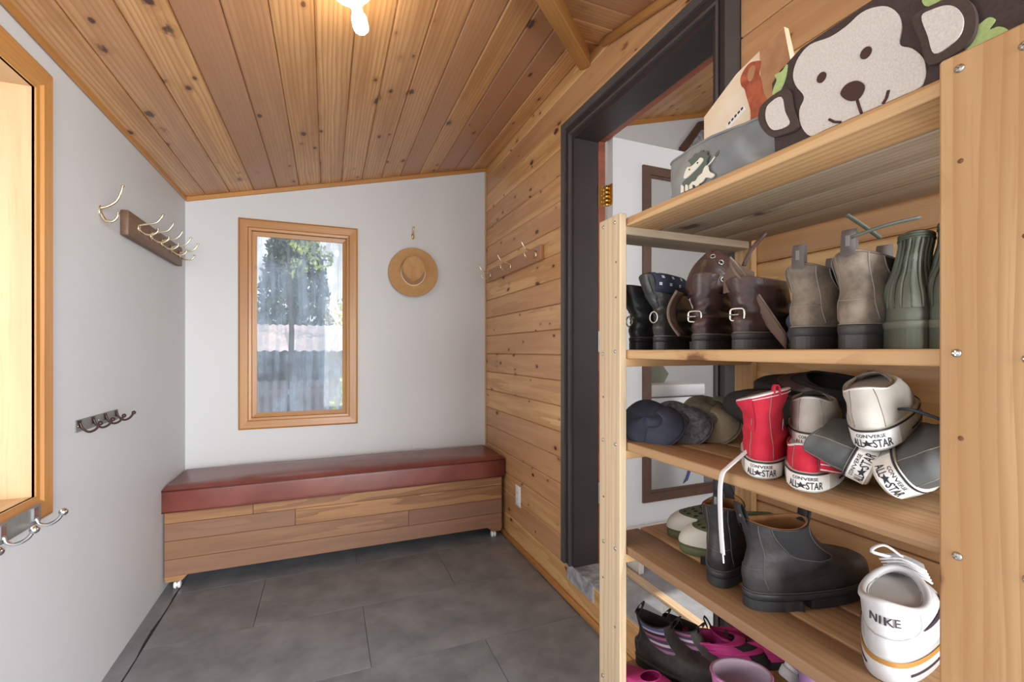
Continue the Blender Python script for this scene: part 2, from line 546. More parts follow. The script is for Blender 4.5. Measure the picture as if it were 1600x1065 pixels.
for x0, x1 in zip(seams[:-1], seams[1:]):
    if x1 - x0 < 0.03: x1 = XR
    if x0 > 1.05: continue
    xc = (x0 + x1) / 2; yc = 2.0
    e0 = YH - (XR - x0); e1 = YH - (XR - x1)
    b = MB(); g = 0.0008; ch = 0.006
    def lp(x, y, dz): return (y - yc, -(x - xc), SL * (x - xc) + dz)
    top = [(x0 + g, YB), (x1 - g, YB), (x1 - g, e1), (x0 + g, e0)]
    low = [(x0 + g + ch, YB), (x1 - g - ch, YB), (x1 - g - ch, e1), (x0 + g + ch, e0)]
    vs = [lp(x, y, 0.018) for x, y in top] + [lp(x, y, 0.005) for x, y in top] + [lp(x, y, 0.0) for x, y in low]
    fs = [(0, 1, 2, 3), (8, 9, 10, 11)] + [(i, (i + 1) % 4, 4 + (i + 1) % 4, 4 + i) for i in range(4)] + [(4 + i, 4 + (i + 1) % 4, 8 + (i + 1) % 4, 8 + i) for i in range(4)]
    b.add(vs, fs)
    b.build('ceiling_board', M['cedar_ceiling'], ceil, (xc, yc, zA(xc)), (0, 0, R(90)))
k = 0
while YH - 0.128 * (k + 1) > -0.25:
    y1 = YH - 0.128 * k; y0 = y1 - 0.128; k += 1
    xa0 = XR - (YH - y0); xa1 = XR - (YH - y1)
    xc, yc = XR - 0.3, (y0 + y1) / 2
    b = MB(); g = 0.0008; ch = 0.006
    def lq(x, y, dz): return (x - xc, y - yc, SL * (y - yc) + dz)
    top = [(max(xa0, XL), y0 + g), (XR, y0 + g), (XR, y1 - g), (max(xa1, XL), y1 - g)]
    low = [(top[0][0], y0 + g + ch), (XR, y0 + g + ch), (XR, y1 - g - ch), (top[3][0], y1 - g - ch)]
    vs = [lq(x, y, 0.018) for x, y in top] + [lq(x, y, 0.005) for x, y in top] + [lq(x, y, 0.0) for x, y in low]
    b.add(vs, fs)
    b.build('ceiling_board', M['cedar_ceiling'], ceil, (xc, yc, zB(yc)))

# trims
def trim(n, mb, mat, label, loc=(0, 0, 0), rot=(0, 0, 0)):
    return struct(mb.build('trim_%d' % n, mat, None, loc, rot), label)
tl = (XR - XL) / math.cos(math.atan(SL))
trim(1, MB().bbox(-tl / 2, tl / 2, -0.010, 0.0, -0.026, 0.0, 0.002), M['cedar_trim'], 'thin cedar trim along the top of the end wall', ((XL + XR) / 2, YB, zA((XL + XR) / 2)), (0, -math.atan(SL), 0))
trim(2, MB().bbox(-1.7, 1.7, -0.010, 0.0, -0.02, 0.006, 0.002), M['cedar_trim'], 'thin cedar trim along the top of the left wall', (XL, 1.45, ZL), (0, 0, R(90)))
trim(3, MB().bbox(0, zA(XR) - 0.03, -0.010, 0.010, -0.010, 0.0, 0.002), M['cedar_jamb'], 'pale upright corner trim between end wall and cedar wall', (XR - 0.010, YB, 0.0), (0, R(-90), 0))
bb = struct(MB().bbox(-1.57, 1.57, 0.0, 0.016, 0.0, 0.036, 0.007, 2).build('baseboard_right', M['cedar_trim'], None, (XR, 1.575, 0), (0, 0, R(90))), 'narrow cedar base trim along the cedar wall')
# round pole in the angle of wall and ceiling and the hip rafter
pole = MB().tube([(0, 0, 0), (0.5, 0, 0), (1.0, 0, 0), (1.62, 0, 0)], 0.017, 12).build('trim_4', M['cedar_trim'], None, (XR - 0.018, 1.60, zB(1.60) - 0.016))
struct(pole, 'round cedar pole in the angle of ceiling and cedar wall')
pole.rotation_euler = Vector((0, -1, -SL)).to_track_quat('X', 'Z').to_euler()
hd = Vector((-1, -1, -SL)).normalized()
hb = MB().bbox(-0.02, 1.75, -0.028, 0.028, -0.075, 0.02, 0.003)
hipb = hb.build('ceiling_beam', M['cedar_trim'], None, (XR - 0.02, YH - 0.03, zA(XR) + 0.004))
hipb.rotation_euler = hd.to_track_quat('X', 'Z').to_euler()
struct(tag(hipb, 'planed cedar hip rafter crossing the ceiling corner above the doorway', 'beam'))

# ------------------------------------------------------------------ windows
def casing_piece(mb, p0, p1, q1, q0, w0, w1, fn):
    mb.prism([p0, p1, q1, q0], w0, w1, fn)

def framed_window(name, n, label, a0, a1, b0, b1, cw, fn, mats, glassmat, depth, jamb_mat, pane_w, grain_fn):
    """a: across, b: up, w: into the wall (negative = proud). a0..b1 = outside of the casing"""
    root = struct(empty(name), label)
    root['label'] = label
    O = [(a0, b0), (a1, b0), (a1, b1), (a0, b1)]
    I = [(a0 + cw, b0 + cw), (a1 - cw, b0 + cw), (a1 - cw, b1 - cw), (a0 + cw, b1 - cw)]
    for i in range(4):
        j = (i + 1) % 4
        sub = [(O[i], -0.004, 'o'), (O[j], -0.004, 'o')]
        # casing with a stepped profile
        prof = [(0.0, 0.0), (0.0, -0.016), (0.15, -0.021), (0.72, -0.019), (0.80, -0.012), (1.0, -0.010), (1.0, 0.0)]
        def pt(c, t, w):
            o, q = O[c], I[c]
            return (o[0] + (q[0] - o[0]) * t, o[1] + (q[1] - o[1]) * t, w)
        A = [pt(i, t, w) for t, w in prof]; B = [pt(j, t, w) for t, w in prof]
        # local frame with the grain along the piece
        pa = Vector(fn(*O[i], 0)); pb = Vector(fn(*O[j], 0))
        X = (pb - pa).normalized(); Zw = (Vector(fn(*O[i], -1)) - Vector(fn(*O[i], 0))).normalized(); Y = Zw.cross(X)
        Mx = Matrix((X, Y, Zw)).transposed().to_4x4(); Mx.translation = pa
        inv = Mx.inverted()
        b = MB(); n_ = len(prof)
        b.add([inv @ Vector(fn(*p)) for p in A + B], [tuple(range(n_)), tuple(range(n_, 2 * n_))] + [(k, (k + 1) % n_, n_ + (k + 1) % n_, n_ + k) for k in range(n_)])
        o = b.build('casing_board', M['cedar_trim'], root); o.matrix_local = Mx
        # jamb lining the opening
        b = MB()
        d0, d1 = -0.006, depth
        th = 0.012
        Ij = [(I[c][0] + (th if c in (0, 3) else -th) * 0, I[c][1]) for c in range(4)]
        q = [(*I[i], d0), (*I[j], d0), (*I[j], d1), (*I[i], d1)]
        cx = (a0 + a1) / 2; cy = (b0 + b1) / 2
        def outw(p): return (p[0] + (th if p[0] > cx else -th), p[1] + (th if p[1] > cy else -th), p[2])
        vs_ = [inv @ Vector(fn(*p)) for p in q] + [inv @ Vector(fn(*outw(p))) for p in q]
        b.add(vs_, [(0, 1, 2, 3), (4, 5, 6, 7), (0, 1, 5, 4), (1, 2, 6, 5), (2, 3, 7, 6), (3, 0, 4, 7)])
        o = b.build('jamb_board', jamb_mat, root); o.matrix_local = Mx
        # glazing bead
        bw = pane_w
        J = [(I[c][0] + (bw if I[c][0] < cx else -bw), I[c][1] + (bw if I[c][1] < cy else -bw)) for c in range(4)]
        b = MB()
        gd = depth - 0.030
        ring = [(I[i], gd), (J[i], gd + 0.006), (J[i], gd + 0.02), (I[i], gd + 0.02)]
        ring2 = [(I[j], gd), (J[j], gd + 0.006), (J[j], gd + 0.02), (I[j], gd + 0.02)]
        b.add([inv @ Vector(fn(*p, w)) for p, w in ring + ring2], [(0, 1, 2, 3), (4, 5, 6, 7)] + [(k, (k + 1) % 4, 4 + (k + 1) % 4, 4 + k) for k in range(4)])
        o = b.build('glazing_bead', M['cedar_trim'], root); o.matrix_local = Mx
    b = MB()
    b.prism(I, depth - 0.017, depth - 0.012, fn)
    b.build('window_pane', M[glassmat], root)
    return root
framed_window('window_1', 1, 'cedar framed window with streaky hazy glass above the bench', -0.4914, 0.186, 0.726, 1.998, 0.068,
              lambda a, b, w: (a, YB + w, b), None, 'dirty_glass', 0.055, M['cedar_trim'], 0.024, None)
framed_window('window_2', 2, 'deep cedar framed window at the left edge', 0.545, 1.740, 0.727, 2.001, 0.068,
              lambda a, b, w: (XL - w, a, b), None, 'clear_glass', 0.15, M['cedar_jamb'], 0.02, None)

# ------------------------------------------------------------------ doorway in the cedar wall
dr = struct(empty('door_1'), 'dark grey door frame with the half glazed white door standing open behind it')
def part(name, mb, mat, parent, loc=(0, 0, 0), rot=(0, 0, 0), label=None):
    o = mb.build(name, mat, parent, loc, rot)
    if label: o['label'] = label
    return o
def uprofile(x0, x1, w_out, w_in):
    """three-sided frame (two uprights and a head) as one connected piece; y/z ranges given by outer and inner lines"""
    (yo0, yo1, zo), (yi0, yi1, zi) = w_out, w_in
    P = [(yo0, CZ0), (yo0, zo), (yo1, zo), (yo1, CZ0), (yi1, CZ0), (yi1, zi), (yi0, zi), (yi0, CZ0)]
    mb = MB()
    n = 8
    vs = [(x0, a, b) for a, b in P] + [(x1, a, b) for a, b in P]
    q = [(0, 1, 6, 7), (1, 2, 5, 6), (2, 3, 4, 5)]
    fs = q + [tuple(n + i for i in f) for f in q] + [(i, (i + 1) % n, n + (i + 1) % n, n + i) for i in range(n)]
    return mb.add(vs, fs)
part('casing', uprofile(XR - 0.020, XR + 0.02, (CY0, CY1, CZ1), (CY0 + 0.034, CY1 - 0.034, CZ1 - 0.034)), M['door_trim_grey'], dr, label='grey painted door casing')
part('casing_inner', uprofile(XR - 0.008, XR + 0.02, (CY0 + 0.034, CY1 - 0.034, CZ1 - 0.034), (CY0 + 0.064, CY1 - 0.064, CZ1 - 0.064)), M['door_trim'], dr, label='dark brown inner casing')
part('casing_bead', uprofile(XR - 0.014, XR + 0.02, (CY0 + 0.064, CY1 - 0.064, CZ1 - 0.064), (CY0 + 0.074, CY1 - 0.074, CZ1 - 0.074)), M['door_trim_grey'], dr)
part('jamb', uprofile(XR + 0.0, 1.208, (CY0 + 0.074, CY1 - 0.074, CZ1 - 0.074), (CY0 + 0.096, CY1 - 0.096, CZ1 - 0.096)), M['door_trim'], dr, label='dark brown door jamb')
part('inner_jamb', uprofile(1.208, 1.246, (CY0 + 0.074, CY1 - 0.060, CZ1 - 0.060), (CY0 + 0.090, CY1 - 0.099, CZ1 - 0.090)), M['red_jamb'], dr, label='unpainted reddish wooden jamb')
part('threshold_stone', MB().bbox(XR - 0.004, 1.262, 1.70, CY1 - 0.03, 0.10, 0.180, 0.003), M['sill_stone'], dr, label='weathered grey threshold')
def ribs(u, v):
    x = XR - 0.004 + u * 0.188
    return (x, 0.985 + v * 0.713, 0.178 + 0.0022 * (1 if int(u * 56) % 2 else -1))
part('threshold_plate', MB().grid(ribs, 113, 2, smooth=False), M['aluminium'], dr, label='ribbed metal threshold plate')
part('threshold_strip', MB().bbox(-0.44, 0.44, -0.02, 0.02, 0, 0.014, 0.002), M['pine_pale'], dr, (1.284, 1.425, 0.176), (0, 0, R(90)), label='pale wooden threshold strip')
for z, mt in ((1.945, 'hinge_brass'), (1.245, 'zinc'), (0.52, 'zinc')):
    h = part('hinge', MB().bbox(1.205, 1.240, 1.866, 1.870, z - 0.05, z + 0.05, 0.001), M[mt], dr, (0, -0.002, 0))
    k_ = MB()
    for i in range(5):
        k_.lathe([(0, z - 0.05 + i * 0.02), (0.0065, z - 0.05 + i * 0.02 + 0.0005), (0.0065, z - 0.031 + i * 0.02), (0, z - 0.0305 + i * 0.02)], 10, c=(1.2465, 1.858, 0))
    part('hinge_knuckle', k_, M[mt], h)
    if mt == 'hinge_brass':
        part('hinge_leaf', MB().bbox(1.2505, 1.2535, 1.822, 1.860, z - 0.05, z + 0.05, 0.001), M[mt], h)
        sc_ = MB()
        for dz in (-0.03, 0.0, 0.03):
            sc_.ball((1.222, 1.8635, z + dz), 0.004, 8, (1, 0.4, 1))
        part('hinge_screws', sc_, M[mt], h)
# the white door, open into the next room
dl = struct(empty('door_2'), 'white door with tall dark framed glass standing open in the next room')
DX0, DX1, DYA, DYB_, DB, DT = 1.256, 2.060, 1.820, 1.864, 0.195, 2.215
LX0, LX1, LZ0, LZ1 = 1.425, 1.953, 0.459, 2.106
part('door_leaf', gridwall([DX0, LX0 + 0.02, LX1 - 0.02, DX1], [DB, LZ0 + 0.02, LZ1 - 0.02, DT], {(1, 1)}, DYA, DYB_, lambda a, b, w: (a, w, b)), M['white_paint'], dl)
fr = 0.042
part('lite_frame', gridwall([LX0, LX0 + fr, LX1 - fr, LX1], [LZ0, LZ0 + fr, LZ1 - fr, LZ1], {(1, 1)}, DYA - 0.012, DYA + 0.006, lambda a, b, w: (a, w, b)), M['brown_frame'], dl, label='dark brown frame of the door glass')
part('lite_frame_bead', gridwall([LX0 + fr, LX0 + fr + .012, LX1 - fr - .012, LX1 - fr], [LZ0 + fr, LZ0 + fr + .012, LZ1 - fr - .012, LZ1 - fr], {(1, 1)}, DYA - 0.004, DYA + 0.006, lambda a, b, w: (a, w, b)), M['brown_frame'], dl)
part('door_pane', MB().box(LX0 + 0.03, LX1 - 0.03, DYA + 0.010, DYA + 0.015, LZ0 + 0.03, LZ1 - 0.03), M['door_glass'], dl)

# ------------------------------------------------------------------ the next room
zN = lambda x: 2.80 + (x - 1.2) * 0.28
struct(MB().box(1.304, 4.6, -1.2, 3.3, 0.06, 0.172).build('floor_hall', M['grey_slab']), 'grey floor of the next room')
struct(MB().box(1.2014, 4.6, 3.15, 3.27, 0.0, 3.9).build('wall_hall_back', M['white_paint']), 'white wall of the next room')
struct(MB().box(4.5, 4.6, -0.5, 3.15, 0.0, 3.9).build('wall_hall_right', M['white_paint']), 'white far side wall of the next room')
struct(gridwall([1.2014, 1.30, 1.72, 4.6], [0.0, 0.9, 2.70, 3.9], {(1, 1)}, 0, 0.1, lambda a, b, w: (a, -0.62 - w, b)).build('wall_hall_near', M['white_paint']), 'unseen white near wall added to block light into the next room')  # unseen wall added to block light, its opening placed for the sun
ch_ = MB()  # near end drawn out to keep the sun off the open door
ch_.add([(1.0, -0.65, zN(1.0) + .02), (4.7, -0.65, zN(4.7) + .02), (4.7, 3.3, zN(4.7) + .02), (1.0, 3.3, zN(1.0) + .02), (1.0, -0.65, zN(1.0) + .1), (4.7, -0.65, zN(4.7) + .1), (4.7, 3.3, zN(4.7) + .1), (1.0, 3.3, zN(1.0) + .1)],
        [(0, 1, 2, 3), (4, 5, 6, 7), (0, 1, 5, 4), (1, 2, 6, 5), (2, 3, 7, 6), (3, 0, 4, 7)])
ch = struct(ch_.build('ceiling_hall', M['cedar_trim']), 'cedar board ceiling of the next room')
cb = MB()
vs = []
for i, (x, z) in enumerate(((0.0, 0.018), (0.1262, 0.018), (0.1262, 0.005), (0.121, 0.0), (0.005, 0.0), (0.0, 0.005))):
    vs += [(-1.37, -(x - 0.063), z + 0.28 * (x - 0.063)), (1.37, -(x - 0.063), z + 0.28 * (x - 0.063))]
cb.add(vs, [(0, 2, 4, 6, 8, 10), (1, 3, 5, 7, 9, 11)] + [(2 * i, 2 * ((i + 1) % 6), 2 * ((i + 1) % 6) + 1, 2 * i + 1) for i in range(6)])
cbm = cb.mesh('ceiling_board')
for i in range(26):
    xc = 1.27 + 0.128 * i
    link_mesh('ceiling_board', cbm, M['cedar_ceiling'], ch, (xc, 1.77, zN(xc)), (0, 0, R(90)))
struct(MB().bbox(-1.7, 1.7, -0.012, 0, -0.04, 0.0, 0.002).build('trim_5', M['cedar_trim'], None, (2.85, 3.15, zN(2.85)), (0, -math.atan(0.28), 0)), 'cedar trim under the next room ceiling')
# ------------------------------------------------------------------ outside the window
plain('grass', srgb(128, 134, 84), 0.9, col2=srgb(86, 98, 58), nscale=4, amount=0.5)
plain('leaf_dark', srgb(52, 68, 44), 0.7, col2=srgb(30, 44, 32), nscale=3)
plain('leaf_sunny', srgb(172, 186, 96), 0.6, col2=srgb(110, 136, 60), nscale=5)
plain('bark', srgb(66, 60, 60), 0.9, col2=srgb(44, 40, 42), nscale=10)
plain('shed_board', srgb(84, 78, 86), 0.8, col2=srgb(70, 66, 74), nscale=6)
plain('shed_roof', srgb(190, 178, 178), 0.6, col2=srgb(170, 156, 156), nscale=6)
plain('fence_grey', srgb(92, 88, 96), 0.8)
struct(MB().box(-14, 14, 3.4, 30, -0.45, -0.30).build('floor_garden', M['grass']), 'sunlit grass outside the window')
sh = empty('garden_shed', (-0.6, 9.6, -0.3), (0, 0, 0), 'low grey shed with pale corrugated roof seen through the window', 'shed')
part('wall', MB().box(-2.4, 2.6, 0, 2.2, 0, 1.52), M['shed_board'], sh)
def corr(u, v):
    x = -2.7 + 5.6 * u
    return (x, -0.5 + 3.0 * v, 1.50 + 0.20 * min(v * 4, 1) + 0.42 * v + 0.014 * math.sin(u * 5.6 * 2 * PI / 0.16))
part('roof', MB().grid(corr, 281, 8), M['shed_roof'], sh)
fn_ = empty('picket_fence', (-0.5, 8.2, -0.3), (0, 0, 0), 'grey picket fence in front of the shed outside the window', 'fence')
pk = MB().prism([(-0.035, 0), (0.035, 0), (0.035, 0.98), (0, 1.03), (-0.035, 0.98)], -0.01, 0.01, lambda a, b, w: (a, w, b)).mesh('picket')
for i in range(24):
    link_mesh('picket', pk, M['fence_grey'], fn_, (-1.4 + 0.125 * i, 0, 0))
for z in (0.25, 0.8):
    part('rail', MB().box(-1.5, 1.6, 0.012, 0.05, z, z + 0.07), M['fence_grey'], fn_)

def leafball(mb, c, r, n, s, squash=1.0):
    for _ in range(n):
        d = Vector((random.gauss(0, 1), random.gauss(0, 1), random.gauss(0, 1))).normalized() * r * random.uniform(0.5, 1.0) ** 0.5
        p = Vector(c) + Vector((d.x, d.y, d.z * squash))
        e = Euler((random.uniform(0, 6.3), random.uniform(0, 6.3), random.uniform(0, 6.3)))
        a = s * random.uniform(0.6, 1.3)
        q = [(-a, 0, 0), (0, -a * 0.45, 0.1 * a), (a, 0, 0), (0, a * 0.45, 0.1 * a)]
        mb.add([p + (e.to_matrix() @ Vector(t)) for t in q], [(0, 1, 2, 3)])
def tree(name, label, loc, h, trunk_r, blobs, mat, leaf=0.09):
    t = empty(name, loc, (0, 0, 0), label, 'tree')
    part('trunk', MB().tube([(0, 0, 0), (0.03, 0, h * 0.4), (-0.03, 0.02, h * 0.75), (0, 0, h)], [trunk_r, trunk_r * 0.85, trunk_r * 0.6, trunk_r * 0.3], 10), M['bark'], t)
    f = MB()
    for c, r, n in blobs:
        leafball(f, c, r, n, leaf)
    o = part('foliage', f, mat, t); o['kind'] = 'stuff'
tree('fir_tree', 'dark tall conifer behind the shed outside the window', (-0.9, 15.2, -0.3), 6.5, 0.22,
     [((0, 0, 1.7 + 0.42 * k), 1.25 - 0.07 * k, 500) for k in range(11)], M['leaf_dark'], 0.11)
tree('fir_tree', 'dark conifer furthest left behind the garden shed', (-4.4, 15.8, -0.3), 7.0, 0.25,
     [((0, 0, 1.2 + 0.5 * k), 1.7 - 0.08 * k, 520) for k in range(12)], M['leaf_dark'], 0.12)
tree('leafy_tree', 'sunlit yellow green tree right of the shed outside the window', (1.3, 13.6, -0.3), 3.4, 0.1,
     [((-.4, 0, 2.5), 0.75, 650), ((-0.5, -0.2, 2.1), 0.5, 380), ((0.5, 0.1, 3.0), 0.6, 400)], M['leaf_sunny'], 0.06)
tree('leafy_tree', 'overhanging branch with bright leaves at the top of the window view', (-0.6, 8.8, -0.3), 4.6, 0.05,
     [((0.2, 0, 3.5), 0.28, 190), ((0.5, 0, 3.15), 0.22, 120), ((-0.05, 0, 4.0), 0.5, 240), ((0.1, 0, 2.95), 0.18, 60)], M['leaf_sunny'], 0.05)
tree('garden_shrub', 'sunny shrub beside the picket fence outside the window', (0.28, 7.2, -0.3), 0.9, 0.02,
     [((0, 0, 0.55), 0.32, 420), ((0.1, 0, 0.95), 0.25, 260)], M['leaf_sunny'], 0.04)
# ------------------------------------------------------------------ bench
bn = empty('storage_bench', (0.15, 2.945, 0), (0, 0, 0), 'long low wooden storage bench on casters with a red brown leather cushion', 'bench')
BX0, BX1, BY0 = -0.752 - 0.15, 1.047 - 0.15, 2.75 - 2.945
part('box', gridwall([BX0 + .004, BX0 + .02, BX1 - .02, BX1 - .004], [BY0 + 0.016, BY0 + 0.03, 0.185, 0.198], {(1, 1)}, 0.072, 0.388, lambda a, b, w: (a, b, w)), M['bench_wood'], bn)
part('lid_board', MB().bbox(BX0, BX1, BY0 + .002, 0.198, 0.384, 0.397, 0.002), M['bench_wood'], bn)
zs = [0.070, 0.1561, 0.2483, 0.3363, 0.386]
joints = [[], [0.452], [-0.161], [-0.363]]
for i in range(4):
    xs = [BX0] + [j - 0.15 for j in joints[i]] + [BX1]
    for a, b in zip(xs[:-1], xs[1:]):
        L = b - a
        part('plank', MB().bbox(-L / 2 + .0006, L / 2 - .0006, -0.008, 0.008, zs[i] + .0006, zs[i + 1] - .0006, 0.0016), M['bench_wood'], bn, ((a + b) / 2, BY0 + 0.008, 0))
for x0, x1, sg in ((BX0, BX0 + 0.098, 1), (BX1 - 0.098, BX1, -1)):
    pr = [(x0, 0.071), (x1, 0.071), (x1 - 0.022, 0.047), (x0 + 0.006, 0.044)] if sg > 0 else [(x0, 0.071), (x1, 0.071), (x1 - 0.004, 0.046), (x1 - .012, 0.040), (x0 + 0.03, 0.047)]
    for yy in (BY0, 0.13):
        part('foot_block', MB().prism(pr, yy, yy + 0.06, lambda a, b, w: (a, w, b)), M['bench_wood'], bn)
for x in (BX0 + 0.05, BX1 - 0.05):
    for yy in (BY0 + 0.025, 0.16):
        c = part('caster_wheel', MB().lathe([(0, -0.016), (0.012, -0.016), (0.018, -0.013), (0.0195, -0.009), (0.0195, -0.004), (0.012, -0.003), (0.012, 0.003), (0.0195, 0.004), (0.0195, 0.009), (0.018, 0.013), (0.012, 0.016), (0, 0.016)], 20, 'X', (x, yy, 0.0195)), M['white_plastic'], bn)
        part('caster_fork', MB().prism([(-0.016, 0.045), (0.016, 0.045), (0.008, 0.012), (-0.002, 0.012)], -0.019, 0.019, lambda a, b, w: (x + w * 0.55, yy + a, b)), M['zinc'], c)
# cushion: boxed, slightly crowned
CX0, CX1, CYa, CYb = -0.766 - 0.15, 1.0665 - 0.15, 2.735 - 2.945, 3.146 - 2.945
def cush(u, v):
    # v: 0 bottom centre ring .. 1 top centre ; u around
    q = 2 * PI * u
    cx, cy = (CX0 + CX1) / 2, (CYa + CYb) / 2
    hx, hy = (CX1 - CX0) / 2, (CYb - CYa) / 2
    ex = 0.055
    c_, s_ = math.cos(q), math.sin(q)
    m = max(abs(c_), abs(s_))
    bx, by = c_ / m, s_ / m
    # rounded-corner rectangle, more points near the corners
    lv = [(0.0, 0.394, 0.93), (0.12, 0.393, 0.994), (0.2, 0.398, 1.0), (0.45, 0.448, 1.004), (0.66, 0.494, 1.0), (0.70, 0.502, 0.996), (0.76, 0.507, 0.985), (0.86, 0.520, 0.90), (0.93, 0.530, 0.6), (1.0, 0.535, 0.0)]
    for (t0, z0, s0), (t1, z1, s1) in zip(lv[:-1], lv[1:]):
        if v <= t1 + 1e-9:
            t = (v - t0) / (t1 - t0); break
    z = z0 + (z1 - z0) * t; sc = s0 + (s1 - s0) * t
    ins = (1 - sc) * hy if sc > 0.9 else None
    if sc > 0.88:
        d = (1 - sc) * hy
        X = cx + bx * (hx - d); Y = cy + by * (hy - d)
    else:
        d = 0.12 * hy
        X = cx + bx * (hx - d) * (sc / 0.88); Y = cy + by * (hy - d) * (sc / 0.88)
    # round the plan corners
    r_ = 0.018
    ax, ay = abs(X - cx) - (hx - r_), abs(Y - cy) - (hy - r_)
    if ax > 0 and ay > 0:
        l = math.hypot(ax, ay)
        if l > r_:
            X = cx + math.copysign(hx - r_ + ax * r_ / l, X - cx); Y = cy + math.copysign(hy - r_ + ay * r_ / l, Y - cy)
    z += 0.0015 * math.sin(X * 9) * math.sin(Y * 14)
    return (X, Y, z)
LV = [0.0, .06, .12, .16, .2, .28, .36, .45, .54, .62, .66, .68, .70, .73, .76, .80, .86, .9, .93, .96, 1.0]
us = []
for side in range(4):
    for k in range(14):
        t = k / 14
        us.append((side + 0.5 - 0.5 + t) / 4)
def cu(i, j): return cush((us[i] + 0.125) % 1.0, LV[j])
mb = MB(); n = len(us)
vs = [cu(i, j) for j in range(len(LV)) for i in range(n)]
fs = [(j * n + i, j * n + (i + 1) % n, (j + 1) * n + (i + 1) % n, (j + 1) * n + i) for j in range(len(LV) - 1) for i in range(n)]
mb.add(vs, fs, True)
cs = part('cushion', mb, M['bench_leather'], bn, label='red brown leather cushion')
pp = []
for i in range(n):
    p = Vector(cush((us[i] + 0.125) % 1.0, 0.70)); pp.append(p)
part('piping', MB().tube(pp, 0.0046, 6, closed=True), M['leather_piping'], cs)
pp = [Vector(cush((us[i] + 0.125) % 1.0, 0.16)) for i in range(n)]
part('piping', MB().tube(pp, 0.003, 6, closed=True), M['leather_piping'], cs)

# ------------------------------------------------------------------ hooks and rails  (local: x out of the wall, y along, z up)
def hook_mesh(out=0.068, rise=0.095, low=0.034, r=0.0042, ball=0.0062, plate=True):
    mb = MB()
    if plate:
        mb.ball((0.003, 0, -0.002), 0.011, 10, (0.4, 1, 1.9))
    up = smoothpts([(0.003, 0, 0.008), (out * 0.35, 0, 0.012 + rise * .05), (out * 0.72, 0, rise * 0.40), (out * 0.92, 0, rise * 0.75), (out, 0, rise)], 5)
    mb.tube(up, [r * (1.35 - 0.5 * i / len(up)) for i in range(len(up))], 8)
    mb.ball((out, 0, rise), ball, 10, (1, 1, 0.8))
    dn = smoothpts([(0.003, 0, -0.008), (out * 0.25, 0, -low), (out * 0.55, 0, -low * 1.08), (out * 0.76, 0, -low * 0.6), (out * 0.80, 0, -low * 0.1)], 5)
    mb.tube(dn, [r * (1.3 - 0.4 * i / len(dn)) for i in range(len(dn))], 8)
    mb.ball((out * 0.80, 0, -low * 0.1), ball * 0.95, 10, (1, 1, 0.8))
    return mb

h = hook_mesh().build('coat_hook', M['pale_brass'], None, (XL, 2.0765, 1.706))
tag(h, 'single brass double coat hook screwed to the white left wall', 'hook')
rl = empty('hook_rail', (XL, 2.613, 1.710), (0, 0, 0), 'dark wooden rail with five brass hooks on the left wall', 'hook rail')
part('rail_board', MB().bbox(-0.362, 0.362, -0.051, 0.051, 0.0, 0.030, 0.006, 2), M['dark_rail_wood'], rl, (0, 0, 0), (R(90), 0, R(90)))
hm = hook_mesh(0.085, 0.060, 0.026, 0.0034, 0.006).mesh('hook')
for i in range(5):
    link_mesh('hook', hm, M['pale_brass'], rl, (0.030, -0.268 + 0.142 * i, 0.006))
    
rr = empty('hook_rail', (XR, 2.615, 1.728), (0, 0, R(180)), 'wooden rail with three brass hooks on the cedar wall', 'hook rail')
part('rail_board', MB().bbox(-0.425, 0.425, -0.041, 0.041, 0.0, 0.022, 0.003), M['cedar_ceiling'], rr, (0, 0, 0), (R(90), 0, R(90)))
for y in (2.2465, 2.6148, 2.9846):
    link_mesh('hook', hm, M['brass'], rr, (0.022, 2.615 - y, 0.0))
dk = empty('hook_rail', (XL, 2.067, 0.953), (0, 0, 0), 'small dark metal strip with four bronze hooks low on the left wall', 'hook rail')
part('back_plate', MB().bbox(0, 0.003, -0.161, 0.161, -0.020, 0.020, 0.001), M['gunmetal'], dk)
hd_ = MB()
hd_.prism([(-0.011, 0.018), (0.011, 0.018), (0.005, -0.006), (-0.005, -0.006)], 0.003, 0.006, lambda a, b, w: (w, a, b))
hd_.tube(smoothpts([(0.005, 0, 0.012), (0.012, 0, -0.008), (0.028, 0, -0.021), (0.046, 0, -0.014), (0.058, 0, 0.004)], 4), 0.0038, 8)
hd_.ball((0.059, 0, 0.006), 0.0075, 10)
hdm = hd_.mesh('hook')
for y in (1.925, 2.02, 2.115, 2.208):
    link_mesh('hook', hdm, M['dark_bronze'], dk, (0, y - 2.067, 0))
for y in (-0.145, 0.0):
    part('screw', MB().ball((0.003, y, 0.0), 0.0045, 8, (0.5, 1, 1)), M['zinc'], dk)
nk = empty('hook_rail', (XL + 0.020, 1.43, 0.752), (0, 0, 0), 'brushed metal strip with nickel hooks on the sill casing of the left window', 'hook rail')
part('back_plate', MB().bbox(0, 0.003, -0.235, 0.235, -0.026, 0.026, 0.001), M['gunmetal'], nk)
hn = MB()
hn.prism([(-0.010, 0.022), (0.010, 0.022), (0.010, -0.012), (-0.010, -0.012)], 0.003, 0.007, lambda a, b, w: (w, a, b))
hn.tube(smoothpts([(0.006, 0, -0.006), (0.012, 0, -0.022), (0.030, 0, -0.028), (0.050, 0, -0.018), (0.062, 0, 0.000)], 4), 0.0046, 8)
hn.ball((0.064, 0, 0.003), 0.0105, 12)
hnm = hn.mesh('hook')
for i in range(4):
    link_mesh('hook', hnm, M['nickel'], nk, (0, 0.205 - 0.135 * i, 0))

hk = hook_mesh(0.045, 0.052, 0.020, 0.0036, 0.006).build('coat_hook', M['brass'], None, (0.545, YB, 1.985), (0, 0, R(-90)))
tag(hk, 'small brass hook on the end wall above the hat', 'hook')

